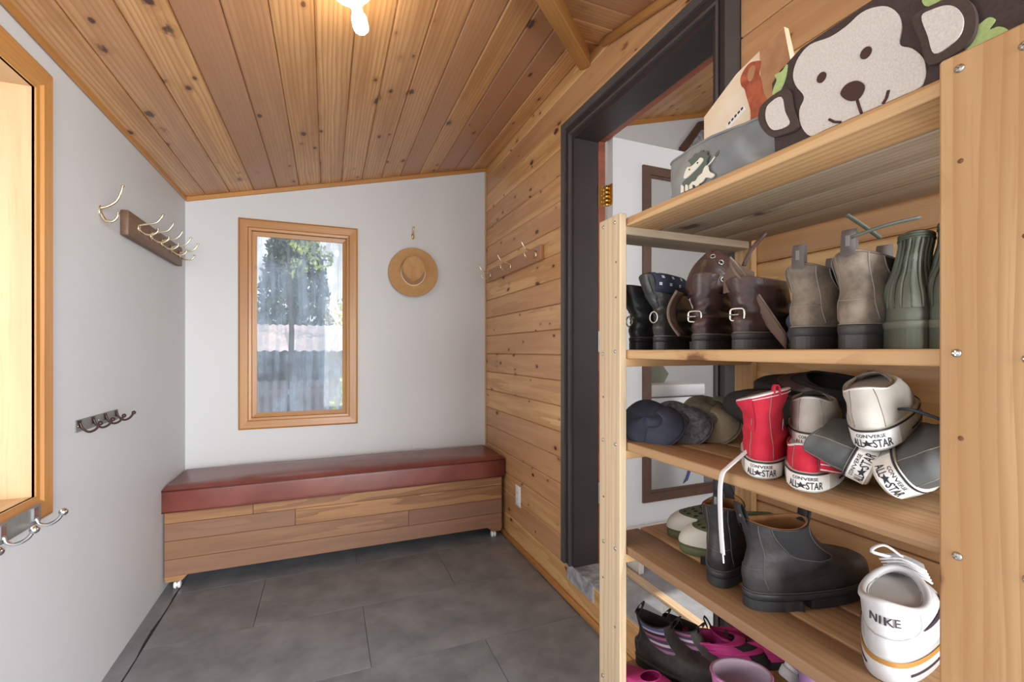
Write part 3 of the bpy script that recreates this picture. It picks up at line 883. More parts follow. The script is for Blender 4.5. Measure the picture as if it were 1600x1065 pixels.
# ------------------------------------------------------------------ hat
ht = empty('felt_hat', (0.546, YB - 0.014, 1.727), (R(-9), 0, R(-8)), 'tan wide brimmed felt hat hanging on the white end wall', 'hat')
def brim(u, v):
    q = 2 * PI * u
    r = 0.070 + (0.165 - 0.070) * v
    return (r * math.cos(q) * 0.99, -0.020 - 0.012 * v * v + 0.006 * math.cos(2 * q) * v, r * math.sin(q) * 1.02)
mb = MB().grid(brim, 48, 10, True)
mb.grid(lambda u, v: (lambda p: (p[0], p[1] + 0.004, p[2]))(brim(u, v)), 48, 10, True)
mb.tube([brim(i / 48, 1.0) for i in range(48)], 0.003, 6, closed=True)
part('brim', mb, M['felt_hat'], ht)
def crown(u, v):
    q = 2 * PI * u
    r = 0.083 * (1 - 0.10 * v) if v < 0.62 else 0.083 * 0.94 * math.sqrt(max(0, 1 - ((v - 0.62) / 0.38) ** 2))
    hgt = 0.020 + 0.105 * min(v / 0.70, 1.0) ** 0.9
    x, z = r * math.cos(q) * 0.92, r * math.sin(q) * 1.06
    # teardrop: pinched at the front (downwards), dented top
    front = max(0, -math.sin(q))
    pinch = front ** 2 * min(1, v / 0.5)
    x *= 1 - 0.32 * pinch
    if v > 0.5:
        hgt -= 0.045 * math.exp(-((x / 0.020) ** 2)) * max(0, (0.045 - z) / 0.11) * min(1, (v - 0.5) * 3)
        hgt -= 0.030 * min(1, (v - 0.5) * 3) * math.exp(-((abs(x) - 0.040) / 0.016) ** 2) * max(0, (0.01 - z) / 0.07)
    return (x, -hgt, z)
part('crown', MB().grid(crown, 48, 22, True), M['felt_hat'], ht)
bd = [(0.0855 * math.cos(2 * PI * i / 40) * 0.93 * (1 - 0.10 * max(0, -math.sin(2 * PI * i / 40)) ** 2), -0.026, 0.0855 * math.sin(2 * PI * i / 40) * 1.06) for i in range(40)]
part('hat_band', MB().tube(bd, 0.0042, 8, closed=True), M['hat_band'], ht, label='thin pale cord around the crown')

# ------------------------------------------------------------------ outlet
ol = empty('wall_outlet', (XR, 2.543, 0.322), (0, 0, R(180)), 'white electrical outlet plate on the cedar wall beside the bench', 'outlet')
part('cover_plate', MB().bbox(0, 0.006, -0.038, 0.038, -0.062, 0.062, 0.003, 2), M['white_plastic'], ol)
ins_ = part('receptacle', MB().bbox(0.005, 0.008, -0.017, 0.017, -0.034, 0.034, 0.001), M['white_plastic'], ol)
for z in (-0.018, 0.018):
    part('slots', MB().box(0.0078, 0.0084, -0.0075, -0.0055, z - 0.005, z + 0.005).box(0.0078, 0.0084, 0.0055, 0.0075, z - 0.005, z + 0.005), M['slot_dark'], ins_)

# ------------------------------------------------------------------ ceiling lamp holder with a bare bulb
lx, ly = 0.068, 1.445
lp_ = empty('ceiling_lamp', (lx, ly, zA(lx)), (0, -math.atan(SL), 0), 'white porcelain ceiling lamp holder with a glowing bare bulb', 'lamp')
part('holder', MB().lathe([(0.0, -0.004), (0.058, -0.004), (0.060, 0.0), (0.060, -0.012), (0.054, -0.022), (0.040, -0.030), (0.026, -0.036), (0.022, -0.050), (0.0, -0.050)], 28), M['porcelain'], lp_)
bl = part('bulb_base', MB().lathe([(0.0, -0.050), (0.0155, -0.050), (0.0165, -0.058), (0.0165, -0.074), (0.013, -0.078), (0, -0.078)], 20), M['white_plastic'], lp_)
part('bulb', MB().lathe([(0.015, -0.077), (0.020, -0.082), (0.0225, -0.092), (0.0225, -0.113), (0.020, -0.124), (0.012, -0.131), (0.0, -0.133)], 20), M['lit_bulb'], lp_, label='glowing bulb')

# ------------------------------------------------------------------ things in the next room
plain('appliance_white', srgb(228, 230, 232), 0.3)
plain('appliance_gap', srgb(70, 72, 76), 0.5)
plain('bird_blue', srgb(64, 88, 150), 0.5)
plain('bird_orange', srgb(206, 120, 60), 0.5)
plain('bird_white', srgb(236, 232, 226), 0.5)
plain('olive_cloth', srgb(122, 128, 108), 0.8)
wm = empty('washing_machine', (2.29, 2.75, 0.172), (0, 0, 0), 'white washing machine seen through the glass of the open door', 'appliance')
part('cabinet', MB().bbox(-0.30, 0.16, -0.3, 0.28, 0.0, 0.712, 0.006, 2), M['appliance_white'], wm)
part('gap', MB().box(-0.295, 0.155, -0.294, 0.275, 0.708, 0.724), M['appliance_gap'], wm)
part('lid', MB().bbox(-0.305, 0.165, -0.31, 0.29, 0.720, 0.803, 0.014, 3), M['appliance_white'], wm)
bird = part('bird_sticker', MB().prism([(-.10, .26), (-.06, .30), (0, .31), (.03, .27), (-.02, .24)], -0.3045, -0.302, lambda a, b, w: (a + .05, w, b)), M['bird_white'], wm, label='sticker of a small flying bird')
part('tail', MB().prism([(-.02, .25), (.01, .25), (-.04, .14), (-.08, .12), (-.05, .17)], -0.3055, -0.302, lambda a, b, w: (a + .05, w, b)), M['bird_blue'], bird)
part('breast', MB().prism([(.02, .26), (.05, .30), (.03, .32), (.0, .29)], -0.3055, -0.302, lambda a, b, w: (a + .05, w, b)), M['bird_orange'], bird)
cl = MB().prism([(-0.30, 0), (-0.06, 0), (-0.02, 0.06), (-0.14, 0.20), (-0.30, 0.22)], -0.2, 0.02, lambda a, b, w: (a, w, b)).build('cloth_bundle', M['olive_cloth'], None, (2.29, 2.80, 0.976))
tag(cl, 'olive cloth bundle on top of the washing machine', 'cloth')
st = empty('low_step', (1.70, 1.765, 0.172), (0, 0, 0), 'low weathered white wooden step in front of the open door', 'step')
part('tread', MB().bbox(-0.385, 0.385, -0.055, 0.048, 0.150, 0.183, 0.003), M['weathered_white'], st)
for x in (-0.36, 0.36):
    part('leg', MB().bbox(x - 0.015, x + 0.015, -0.05, 0.04, 0.0, 0.151, 0.002), M['weathered_white'], st)
pf = empty('picture_frame', (3.02, 3.15, 2.62), (0, 0, 0), 'brown wooden frame with a slanted top on the wall of the next room', 'picture frame')
fo = [(-0.16, -0.5), (0.5, -0.5), (0.5, 0.75), (0.05, 0.62), (-0.16, 0.36)]
fi = [(-0.10, -0.44), (0.44, -0.44), (0.44, 0.67), (0.07, 0.55), (-0.10, 0.33)]
mb = MB()
vs = [(a, -0.03, b) for a, b in fo] + [(a, -0.03, b) for a, b in fi] + [(a, 0.0, b) for a, b in fo] + [(a, 0.0, b) for a, b in fi]
fs = []
for i in range(5):
    j = (i + 1) % 5
    fs += [(i, j, 5 + j, 5 + i), (10 + i, 10 + j, 15 + j, 15 + i), (i, j, 10 + j, 10 + i), (5 + i, 5 + j, 15 + j, 15 + i)]
mb.add(vs, fs)
part('frame', mb, M['brown_frame'], pf)
part('picture', MB().prism(fi, -0.012, -0.004, lambda a, b, w: (a, w, b)), M['sill_stone'], pf)
# ------------------------------------------------------------------ shoe rack
XF, XK = 0.634, 1.0575           # room side faces of the front and rear posts
PY = [(0.203, 0.292), (0.889, 0.978)]
SZ = [1.514, 1.203, 0.986, 0.742, 0.405]      # top of each shelf
TH = 0.0205
rk = empty('shoe_rack', ((XF + XK) / 2, 0.59, 0), (0, 0, 0), 'tall open pine shoe rack of planks standing across the doorway', 'shoe rack')
RC = Vector(((XF + XK) / 2, 0.59, 0))
def rpart(name, mb, mat, loc, rot=(0, 0, 0), label=None, parent=None):
    return part(name, mb, M[mat], parent or rk, tuple(Vector(loc) - RC), rot, label)
ptop = {0: 1.612, 1: 1.528}
for (x, front) in ((XF, True), (XK - 0.0005, False)):
    for k, (y0, y1) in enumerate(PY):
        top = 1.523 if front else 1.508
        w = y1 - y0
        yc = (y0 + y1) / 2
        mat = 'pine' if (k == 0 or not front) else 'pine_pale'
        po = rpart('post', MB().bbox(0, top, -w / 2, w / 2, -0.0185, 0.0, 0.0022), mat, (x, yc, 0), (0, R(-90), 0))
        if front:
            zz = [1.503, 1.193, 0.976, 0.732, 0.395]
            for z in zz:
                for dy in (-0.026, 0.026):
                    if k == 1 or dy != 0:
                        s_ = rpart('screw', MB().lathe([(0, 0), (0.0046, -0.0002), (0.0044, -0.0012), (0.0026, -0.0022), (0, -0.0025)], 10, 'X').box(-0.0030, -0.0022, -0.0028, 0.0028, -0.0006, 0.0006).box(-0.0030, -0.0022, -0.0006, 0.0006, -0.0028, 0.0028), 'zinc', (x, yc + dy + random.uniform(-.003, .003), z + random.uniform(-.006, .006)))
            for z in (1.10, 0.86, 1.31, 0.62, 0.55, 1.40):
                rpart('nail_hole', MB().lathe([(0, -0.0006), (0.0022, -0.0006), (0.0028, 0)], 8, 'X'), 'nail_hole', (x, yc + random.choice((-0.025, 0.025)) + random.uniform(-.004, .004), z + random.uniform(-.02, .02)))
# shelf planks run along the rack, a cleat under each end
BXs = [XF + 0.0195 + i * 0.1012 for i in range(4)]
shelf_mesh = {}
for si, z in enumerate(SZ):
    for i, bx in enumerate(BXs):
        w = 0.0945
        y0, y1 = 0.206, 0.972 if i else 0.888 + 0.02
        if i in (0,): y0, y1 = 0.206, 0.972
        L = y1 - y0
        mat = 'pine_grey' if si == 0 and i else ('pine' if si < 2 else 'pine_shelf')
        mb = MB().bbox(-L / 2, L / 2, -w / 2, w / 2, -TH, 0, 0.003, 2)
        rpart('shelf_plank', mb, mat, (bx + w / 2, (y0 + y1) / 2, z + random.uniform(-0.0008, 0)), (0, 0, R(90)))
    for k, (y0, y1) in enumerate(PY):
        rpart('cleat', MB().bbox(-0.2, 0.2, -0.044, 0.044, -TH - 0.0195, -TH, 0.0016), 'pine_grey' if si == 0 else 'pine', ((XF + XK) / 2 + 0.0025, (y0 + y1) / 2, z), (0, 0, 0))

# ------------------------------------------------------------------ top shelf: fabric bins, paper sack
plain('felt_brown', srgb(76, 62, 58), 0.95, col2=srgb(62, 50, 47), nscale=160, amount=0.8, bmp=0.3, bscale=500)
plain('felt_brown_soft', srgb(84, 68, 62), 0.95, col2=srgb(66, 54, 50), nscale=260, amount=0.8, bmp=0.4, bscale=600)
plain('felt_cream', srgb(220, 214, 206), 0.95, col2=srgb(198, 190, 182), nscale=420, amount=0.6, bmp=0.2, bscale=600)
plain('felt_green', srgb(176, 196, 130), 0.95, col2=srgb(160, 180, 114), nscale=200)
plain('felt_dark', srgb(74, 50, 44), 0.95)
plain('canvas_grey', srgb(152, 152, 148), 0.9, col2=srgb(118, 122, 126), nscale=9, amount=0.6, bmp=0.15, bscale=600)
plain('lion_mane', srgb(96, 102, 94), 0.9)
plain('lion_cream', srgb(226, 222, 204), 0.9)
plain('sack_paper', srgb(238, 226, 204), 0.55, col2=srgb(226, 200, 166), nscale=9, amount=0.5)
plain('sack_tan', srgb(186, 140, 100), 0.6, col2=srgb(160, 112, 78), nscale=20)
plain('sack_dog', srgb(186, 96, 62), 0.6, col2=srgb(146, 66, 42), nscale=45, amount=0.4)
plain('sack_pink', srgb(236, 206, 178), 0.6)
plain('ink', srgb(34, 34, 40), 0.6)
plain('label_white', srgb(240, 238, 234), 0.6)

def smooth2(poly, k=4):
    P = poly; n = len(P); out = []
    for i in range(n):
        p0, p1, p2, p3 = P[i - 1], P[i], P[(i + 1) % n], P[(i + 2) % n]
        for j in range(k):
            t = j / k
            out.append(tuple(0.5 * (2 * p1[a] + (p2[a] - p0[a]) * t + (2 * p0[a] - 5 * p1[a] + 4 * p2[a] - p3[a]) * t * t + (3 * p1[a] - p0[a] - 3 * p2[a] + p3[a]) * t ** 3) for a in (0, 1)))
    return out
TZ = SZ[0]
mk = empty('fabric_bin', (0.80, 0.355, TZ), (0, 0, 0), 'dark brown felt storage bin with a cream animal face on the top shelf', 'storage bin')
O = Vector((0.80, 0.355, TZ))
def flat(poly, x, t, mat, name, parent, sm=True, org=O):
    pl = smooth2(poly) if sm else poly
    return part(name, MB().prism(pl, x - t, x, lambda a, b, w: tuple(Vector((w, a, b)) - org)), M[mat], parent)
def zcl(L): return [(a, max(b, TZ + 0.001)) for a, b in L]
# open box with a thick wall; front top edge follows the bin's rounded outline
front = [(0.513, TZ), (0.518, 1.628), (0.505, 1.640), (0.470, 1.655), (0.40, 1.657), (0.30, 1.658), (0.24, 1.656), (0.215, 1.63), (0.213, TZ)]
fbin = part('body', MB().prism(front, 0.660, 0.668, lambda a, b, w: tuple(Vector((w, a, b)) - O)), M['felt_brown'], mk)
for nm, (x0, x1, y0, y1, z0, z1) in {'side': (0.667, 0.95, 0.505, 0.512, TZ, 1.635), 'side ': (0.667, 0.95, 0.214, 0.221, TZ, 1.635), 'back': (0.943, 0.95, 0.22, 0.506, TZ, 1.635), 'base': (0.667, 0.944, 0.22, 0.506, TZ, TZ + 0.006)}.items():
    part(nm.strip() + '_panel', MB().box(x0 - O.x, x1 - O.x, y0 - O.y, y1 - O.y, z0 - TZ, z1 - TZ), M['felt_brown'], mk)
face = [(0.455, 1.516), (0.469, 1.539), (0.471, 1.562), (0.464, 1.578), (0.477, 1.602), (0.481, 1.622), (0.473, 1.641), (0.455, 1.650), (0.426, 1.643), (0.404, 1.644), (0.387, 1.649), (0.371, 1.646), (0.355, 1.636), (0.344, 1.619), (0.340, 1.600), (0.342, 1.580), (0.329, 1.567), (0.318, 1.549), (0.3155, 1.534), (0.3175, 1.522), (0.322, 1.5155), (0.340, 1.5152), (0.385, 1.5152), (0.435, 1.5152)]
fp = flat(zcl(face), 0.660, 0.0022, 'felt_cream', 'face_patch', mk)
for cy, cz, ry, rz in ((0.4375, 1.592, 0.0066, 0.0072), (0.3795, 1.592, 0.0068, 0.0074)):
    flat([(cy + ry * math.cos(q), cz + rz * math.sin(q)) for q in [2 * PI * i / 8 for i in range(8)]], 0.658, 0.0018, 'felt_dark', 'eye', fp)
flat([(0.411, 1.554), (0.404, 1.563), (0.391, 1.5615), (0.382, 1.552), (0.382, 1.543), (0.389, 1.536), (0.401, 1.540)], 0.658, 0.0024, 'felt_dark', 'nose', fp)
def stitch(pts, name, parent, x=0.6572, r=0.0018, mat='felt_dark', org=O):
    return part(name, MB().tube([Vector((x, a, b)) - org for a, b in pts], r, 6), M[mat], parent)
stitch([(0.391, 1.538), (0.388, 1.526), (0.385, 1.515)], 'mouth_line', fp)
stitch([(0.427, 1.527), (0.420, 1.520), (0.411, 1.5155)], 'mouth_line', fp)
stitch([(0.360, 1.515), (0.356, 1.520), (0.3535, 1.529)], 'mouth_line', fp)
earL = [(0.488, 1.602), (0.479, 1.567), (0.471, 1.535), (0.500, 1.535), (0.517, 1.542), (0.534, 1.567), (0.537, 1.588), (0.525, 1.601)]
e_ = flat(earL, 0.6585, 0.006, 'felt_brown_soft', 'ear', mk)
flat([(0.496, 1.593), (0.490, 1.568), (0.483, 1.545), (0.508, 1.547), (0.521, 1.567), (0.522, 1.585), (0.515, 1.593)], 0.6527, 0.002, 'felt_cream', 'ear_patch', e_)
earR = [(0.326, 1.601), (0.318, 1.567), (0.310, 1.535), (0.283, 1.534), (0.271, 1.543), (0.268, 1.562), (0.273, 1.582), (0.285, 1.597), (0.302, 1.602)]
e_ = flat(earR, 0.6585, 0.006, 'felt_brown_soft', 'ear', mk)
flat([(0.316, 1.595), (0.310, 1.568), (0.304, 1.544), (0.289, 1.545), (0.280, 1.552), (0.278, 1.567), (0.284, 1.583), (0.293, 1.592), (0.305, 1.596)], 0.6527, 0.002, 'felt_cream', 'ear_patch', e_)
flat([(0.491, 1.642), (0.499, 1.636), (0.511, 1.637), (0.508, 1.627), (0.513, 1.618), (0.515, 1.607), (0.506, 1.606), (0.495, 1.621)], 0.660, 0.003, 'felt_green', 'leaf', mk)
flat([(0.284, 1.538), (0.273, 1.552), (0.267, 1.556), (0.260, 1.558), (0.255, 1.552), (0.260, 1.545), (0.252, 1.543), (0.246, 1.534), (0.262, 1.530)], 0.6615, 0.003, 'felt_green', 'leaf', mk)
flat([(0.318, 1.622), (0.317, 1.611), (0.309, 1.605), (0.302, 1.606), (0.295, 1.606), (0.298, 1.620)], 0.6615, 0.003, 'felt_green', 'leaf', mk)

# grey canvas bin with a lion applique
O2 = Vector((0.78, 0.645, TZ))
lb = empty('fabric_bin', tuple(O2), (0, 0, 0), 'slouchy grey canvas bin with a small cream lion patch on the top shelf', 'storage bin')
def canv(u, v):
    # u around a rounded rectangle, v 0 base .. .8 rim .. 1 inside
    q = 2 * PI * u
    a, b = 0.115, 0.132
    e = 0.32
    x = math.copysign(abs(math.cos(q)) ** e, math.cos(q)) * a
    y = math.copysign(abs(math.sin(q)) ** e, math.sin(q)) * b
    zt = 0.084 + 0.006 * math.sin(y * 14 + 1) - 0.012 * max(0, -y / b) ** 2
    z = zt * min(v / 0.7, 1.0)
    if v > 0.7:
        z = zt - 0.06 * (v - 0.7) / 0.3
        x *= 0.95; y *= 0.95
    bulge = 1 + 0.045 * math.sin(PI * min(v / 0.7, 1)) 
    x = x * bulge + 0.005 * math.sin(y * 55 + z * 40) * (v > 0.1)
    if y < -0.03 and v < 0.7: x += 0.006 * math.sin(y * 90 - z * 60)
    return (x, y * bulge, z)
part('body', MB().grid(canv, 96, 22, True), M['canvas_grey'], lb)
part('hem', MB().tube([Vector(canv(i / 96, 0.66)) * 1.004 for i in range(96)], 0.0022, 6, closed=True), M['canvas_grey'], lb)
mn = empty_part = None
xlion = 0.660
mane = [(0.684 + 0.034 * math.cos(q) * (1 + 0.10 * (i % 2)), 1.553 + 0.0235 * math.sin(q) * (1 + 0.12 * (i % 2)) + 0.0 ) for i, q in enumerate([2 * PI * i / 26 for i in range(26)])]
mane = [(a, b + (a - 0.684) * -0.25) for a, b in mane]
lp2 = flat(mane, xlion, 0.003, 'lion_mane', 'lion_mane', lb, org=O2)
flat([(0.708, 1.545), (0.699, 1.560), (0.689, 1.558), (0.672, 1.563), (0.664, 1.566), (0.658, 1.559), (0.672, 1.550), (0.688, 1.544), (0.702, 1.540)], xlion - 0.003, 0.002, 'lion_cream', 'lion_face', lp2, org=O2)
for a, b in ((0.692, 1.5535), (0.671, 1.5585)):
    flat([(a + .0016 * math.cos(i), b + .0016 * math.sin(i)) for i in range(6)], xlion - 0.005, 0.001, 'ink', 'eye', lp2, org=O2)
flat([(0.690, 1.530), (0.669, 1.541), (0.659, 1.547), (0.650, 1.546), (0.646, 1.534), (0.634, 1.524), (0.640, 1.519), (0.654, 1.525), (0.662, 1.520), (0.680, 1.519)], xlion, 0.0025, 'lion_cream', 'lion_body', lb, org=O2)
for a in (0.715, 0.703, 0.692, 0.676):
    flat([(a + .004, 1.534), (a + .004, 1.5165), (a - .004, 1.5165), (a - .004, 1.534)], xlion, 0.0022, 'lion_cream', 'lion_leg', lb, False, org=O2)
stitch([(0.650, 1.546), (0.640, 1.551), (0.632, 1.557)], 'lion_tail', lb, xlion - .001, 0.0014, 'lion_cream', O2)
flat([(0.633, 1.556), (0.629, 1.562), (0.621, 1.563), (0.626, 1.556)], xlion, 0.0022, 'lion_mane', 'tail_tuft', lb, org=O2)
hn_ = MB().tube(smoothpts([(0.06, 0.085, 0.055), (0.062, 0.092, 0.102), (0.06, 0.055, 0.118), (0.058, 0.022, 0.102), (0.058, 0.02, 0.06)], 6), 0.0062, 8, flat=2.0)
part('handle', hn_, M['felt_brown'], lb, label='brown fabric carry handle')

# paper sack standing behind the grey bin
O3 = Vector((0.875, 0.695, TZ))
sk = empty('paper_sack', tuple(O3), (0, 0, 0), 'cream and tan paper sack with a brown dog picture behind the grey bin', 'sack')
prof = [(0.800, TZ), (0.800, 1.735), (0.711, 1.784), (0.603, 1.812), (0.588, 1.72), (0.59, TZ)]
def sackfn(a, b, w): return tuple(Vector((0.80 + w, a, b)) - O3)
mb = MB()
n_ = len(prof)
vs = [sackfn(a, b, 0.0 if b > 1.6 else 0.0) for a, b in prof] + [sackfn(a, b, 0.012 if b > 1.6 else 0.10) for a, b in prof]
mb.add(vs, [tuple(range(n_)), tuple(range(n_, 2 * n_))] + [(i, (i + 1) % n_, n_ + (i + 1) % n_, n_ + i) for i in range(n_)])
part('sack_body', mb, M['sack_paper'], sk)
def sflat(poly, t, mat, name, parent, sm=True):
    pl = smooth2(poly, 3) if sm else poly
    return part(name, MB().prism(pl, -t, 0.0, sackfn), M[mat], parent)
sflat([(0.655, 1.798), (0.603, 1.811), (0.590, 1.74), (0.59, 1.62), (0.66, 1.62), (0.652, 1.72)], 0.0006, 'sack_tan', 'printed_panel', sk, False)
dg = sflat([(0.700, 1.768), (0.692, 1.780), (0.678, 1.787), (0.662, 1.782), (0.651, 1.774), (0.656, 1.755), (0.650, 1.735), (0.646, 1.71), (0.636, 1.688), (0.632, 1.66), (0.672, 1.66), (0.676, 1.690), (0.686, 1.725), (0.690, 1.740), (0.698, 1.752)], 0.0012, 'sack_dog', 'dog_picture', sk)
sflat([(0.680, 1.772), (0.672, 1.778), (0.664, 1.772), (0.668, 1.755), (0.676, 1.748), (0.682, 1.758)], 0.0018, 'sack_tan', 'dog_muzzle', dg)
tgp = sflat([(0.738, 1.688), (0.692, 1.708), (0.686, 1.697), (0.732, 1.676)], 0.0014, 'label_white', 'name_strip', sk, False)
for i in range(5):
    a = 0.730 - i * 0.008; b = 1.6848 + i * 0.0037
    sflat([(a, b), (a - .005, b + .0023), (a - .0042, b + .0066), (a + .0008, b + .0042)], 0.0020, 'ink', 'strip_mark', tgp, False)
# ------------------------------------------------------------------ footwear
plain('leather_black', srgb(58, 58, 60), 0.5, col2=srgb(40, 40, 42), nscale=14, amount=0.5, bmp=0.25, bscale=90)
plain('leather_black_worn', srgb(58, 56, 55), 0.55, col2=srgb(32, 31, 31), nscale=22, amount=0.4, bmp=0.5, bscale=70, bdist=0.003)
plain('leather_brown', srgb(84, 62, 56), 0.36, col2=srgb(50, 35, 35), nscale=24, amount=0.4, bmp=0.5, bscale=45, bdist=0.004)
plain('leather_brown_in', srgb(104, 84, 72), 0.8)
plain('leather_blackboot', srgb(64, 66, 64), 0.36, col2=srgb(34, 36, 37), nscale=26, amount=0.4, bmp=0.55, bscale=45, bdist=0.004)
plain('suede_grey', srgb(150, 136, 120), 0.85, col2=srgb(98, 87, 76), nscale=26, amount=0.45, bmp=0.4, bscale=90, bdist=0.002)
plain('rubber_black', srgb(54, 55, 57), 0.5, col2=srgb(42, 43, 45), nscale=18, bmp=0.1)
plain('rubber_dark', srgb(66, 66, 64), 0.55, col2=srgb(50, 50, 50), nscale=18, bmp=0.1)
plain('elastic_black', srgb(34, 33, 36), 0.85, bmp=0.4, bscale=500)
plain('elastic_brown', srgb(50, 41, 39), 0.8, col2=srgb(36, 30, 29), nscale=30, bmp=0.4, bscale=60, bdist=0.003)
plain('lining_tan', srgb(176, 128, 80), 0.85, col2=srgb(150, 102, 60), nscale=30)
plain('lining_dark', srgb(40, 34, 32), 0.9)
plain('stitch_pale', srgb(140, 132, 122), 0.8)
plain('stitch_dark', srgb(92, 88, 84), 0.8)
plain('tab_grey', srgb(92, 84, 82), 0.8)
plain('tab_black', srgb(38, 37, 39), 0.8)
plain('tab_text', srgb(170, 166, 160), 0.8)
plain('rubber_green', srgb(106, 112, 98), 0.6, col2=srgb(84, 90, 80), nscale=14, amount=0.6)
plain('rubber_green_dark', srgb(84, 90, 78), 0.65, col2=srgb(72, 78, 68), nscale=14)
plain('canvas_red', srgb(206, 40, 66), 0.85, col2=srgb(190, 30, 54), nscale=40, bmp=0.2, bscale=700)
plain('canvas_white', srgb(206, 201, 193), 0.85, col2=srgb(184, 178, 168), nscale=12, amount=0.6, bmp=0.2, bscale=700)
plain('canvas_charcoal', srgb(92, 94, 94), 0.85, col2=srgb(76, 78, 78), nscale=14, amount=0.6, bmp=0.2, bscale=700)
plain('foxing_white', srgb(212, 209, 200), 0.55, col2=srgb(192, 188, 176), nscale=16, amount=0.6)
plain('stripe_black', srgb(36, 36, 42), 0.6)
plain('lace_white', srgb(224, 222, 224), 0.85)
plain('lace_grey', srgb(170, 164, 156), 0.85)
plain('sneaker_white', srgb(212, 212, 213), 0.45, col2=srgb(202, 202, 205), nscale=8, bmp=0.04, bscale=200)
plain('sneaker_grey', srgb(186, 184, 184), 0.7)
plain('sneaker_gold', srgb(170, 122, 58), 0.5)
plain('print_dark', srgb(52, 40, 52), 0.6)
plain('croc_green', srgb(92, 98, 64), 0.7, col2=srgb(78, 84, 56), nscale=20)
plain('croc_toe', srgb(210, 206, 194), 0.6, col2=srgb(190, 186, 172), nscale=10)
plain('hole_dark', srgb(30, 30, 24), 0.9)
plain('kid_leather', srgb(74, 68, 64), 0.65, col2=srgb(44, 41, 41), nscale=26, amount=0.4, bmp=0.4, bscale=90, bdist=0.002)
plain('pink_strap', srgb(184, 48, 122), 0.6, col2=srgb(168, 36, 108), nscale=10)
plain('black_mesh', srgb(34, 34, 36), 0.85, bmp=0.4, bscale=500)
plain('glitter_pink', srgb(196, 128, 172), 0.35, col2=srgb(150, 74, 130), nscale=260, amount=0.5, bmp=0.4, bscale=400)
plain('boot_inside', srgb(170, 150, 168), 0.8)
plain('purple_trim', srgb(150, 116, 162), 0.5)
plain('cap_navy', srgb(66, 72, 88), 0.85, col2=srgb(50, 55, 70), nscale=18)
plain('felt_charcoal', srgb(124, 126, 132), 0.95, col2=srgb(74, 76, 84), nscale=120, amount=0.5, bmp=0.3, bscale=500)
plain('canvas_taupe', srgb(150, 136, 114), 0.9, col2=srgb(126, 114, 94), nscale=30, amount=0.5)
plain('canvas_khaki', srgb(136, 134, 116), 0.9, col2=srgb(112, 112, 98), nscale=60, amount=0.5)
plain('flower_navy', srgb(40, 46, 66), 0.9)
plain('flower_white', srgb(206, 208, 210), 0.9)
plain('brown_mesh', srgb(60, 50, 42), 0.85, col2=srgb(34, 30, 28), nscale=60, amount=0.3)
plain('tan_strap', srgb(132, 100, 76), 0.8)
plain('cord_dark', srgb(50, 62, 72), 0.5)

def stripes_mat(name):
    m, nt, bs = new_mat(name)
    v = coords(nt, (1, 1, 1), False)
    sep = nd(nt, 'ShaderNodeSeparateXYZ'); nt.links.new(v, sep.inputs[0])
    mu = nd(nt, 'ShaderNodeMath', operation='MULTIPLY'); mu.inputs[1].default_value = 17.0
    nt.links.new(sep.outputs[2], mu.inputs[0])
    fr = nd(nt, 'ShaderNodeMath', operation='FRACT'); nt.links.new(mu.outputs[0], fr.inputs[0])
    cr = nd(nt, 'ShaderNodeValToRGB'); cr.color_ramp.interpolation = 'CONSTANT'
    cols = [(0.0, srgb(48, 36, 52)), (0.12, srgb(150, 112, 140)), (0.22, srgb(90, 60, 84)), (0.32, srgb(206, 182, 196)), (0.40, srgb(74, 66, 96)), (0.52, srgb(160, 92, 118)), (0.62, srgb(40, 32, 44)), (0.72, srgb(186, 170, 186)), (0.80, srgb(86, 92, 134)), (0.92, srgb(130, 130, 160))]
    el = cr.color_ramp.elements
    el[0].position, el[0].color = cols[0]
    el[1].position, el[1].color = cols[1]
    for p, c in cols[2:]:
        e = el.new(p); e.color = c
    nt.links.new(fr.outputs[0], cr.inputs[0])
    nt.links.new(cr.outputs[0], bs.inputs['Base Color'])
    bs.inputs['Roughness'].default_value = 0.9
stripes_mat('elastic_striped')

def cr1(vals, t):
    n = len(vals) - 1
    x = max(0.0, min(t, 1.0)) * n
    i = min(int(x), n - 1); f = x - i
    p0, p1, p2, p3 = vals[max(i - 1, 0)], vals[i], vals[i + 1], vals[min(i + 2, n)]
    return 0.5 * (2 * p1 + (p2 - p0) * f + (2 * p0 - 5 * p1 + 4 * p2 - p3) * f * f + (3 * p1 - p0 - 3 * p2 + p3) * f ** 3)

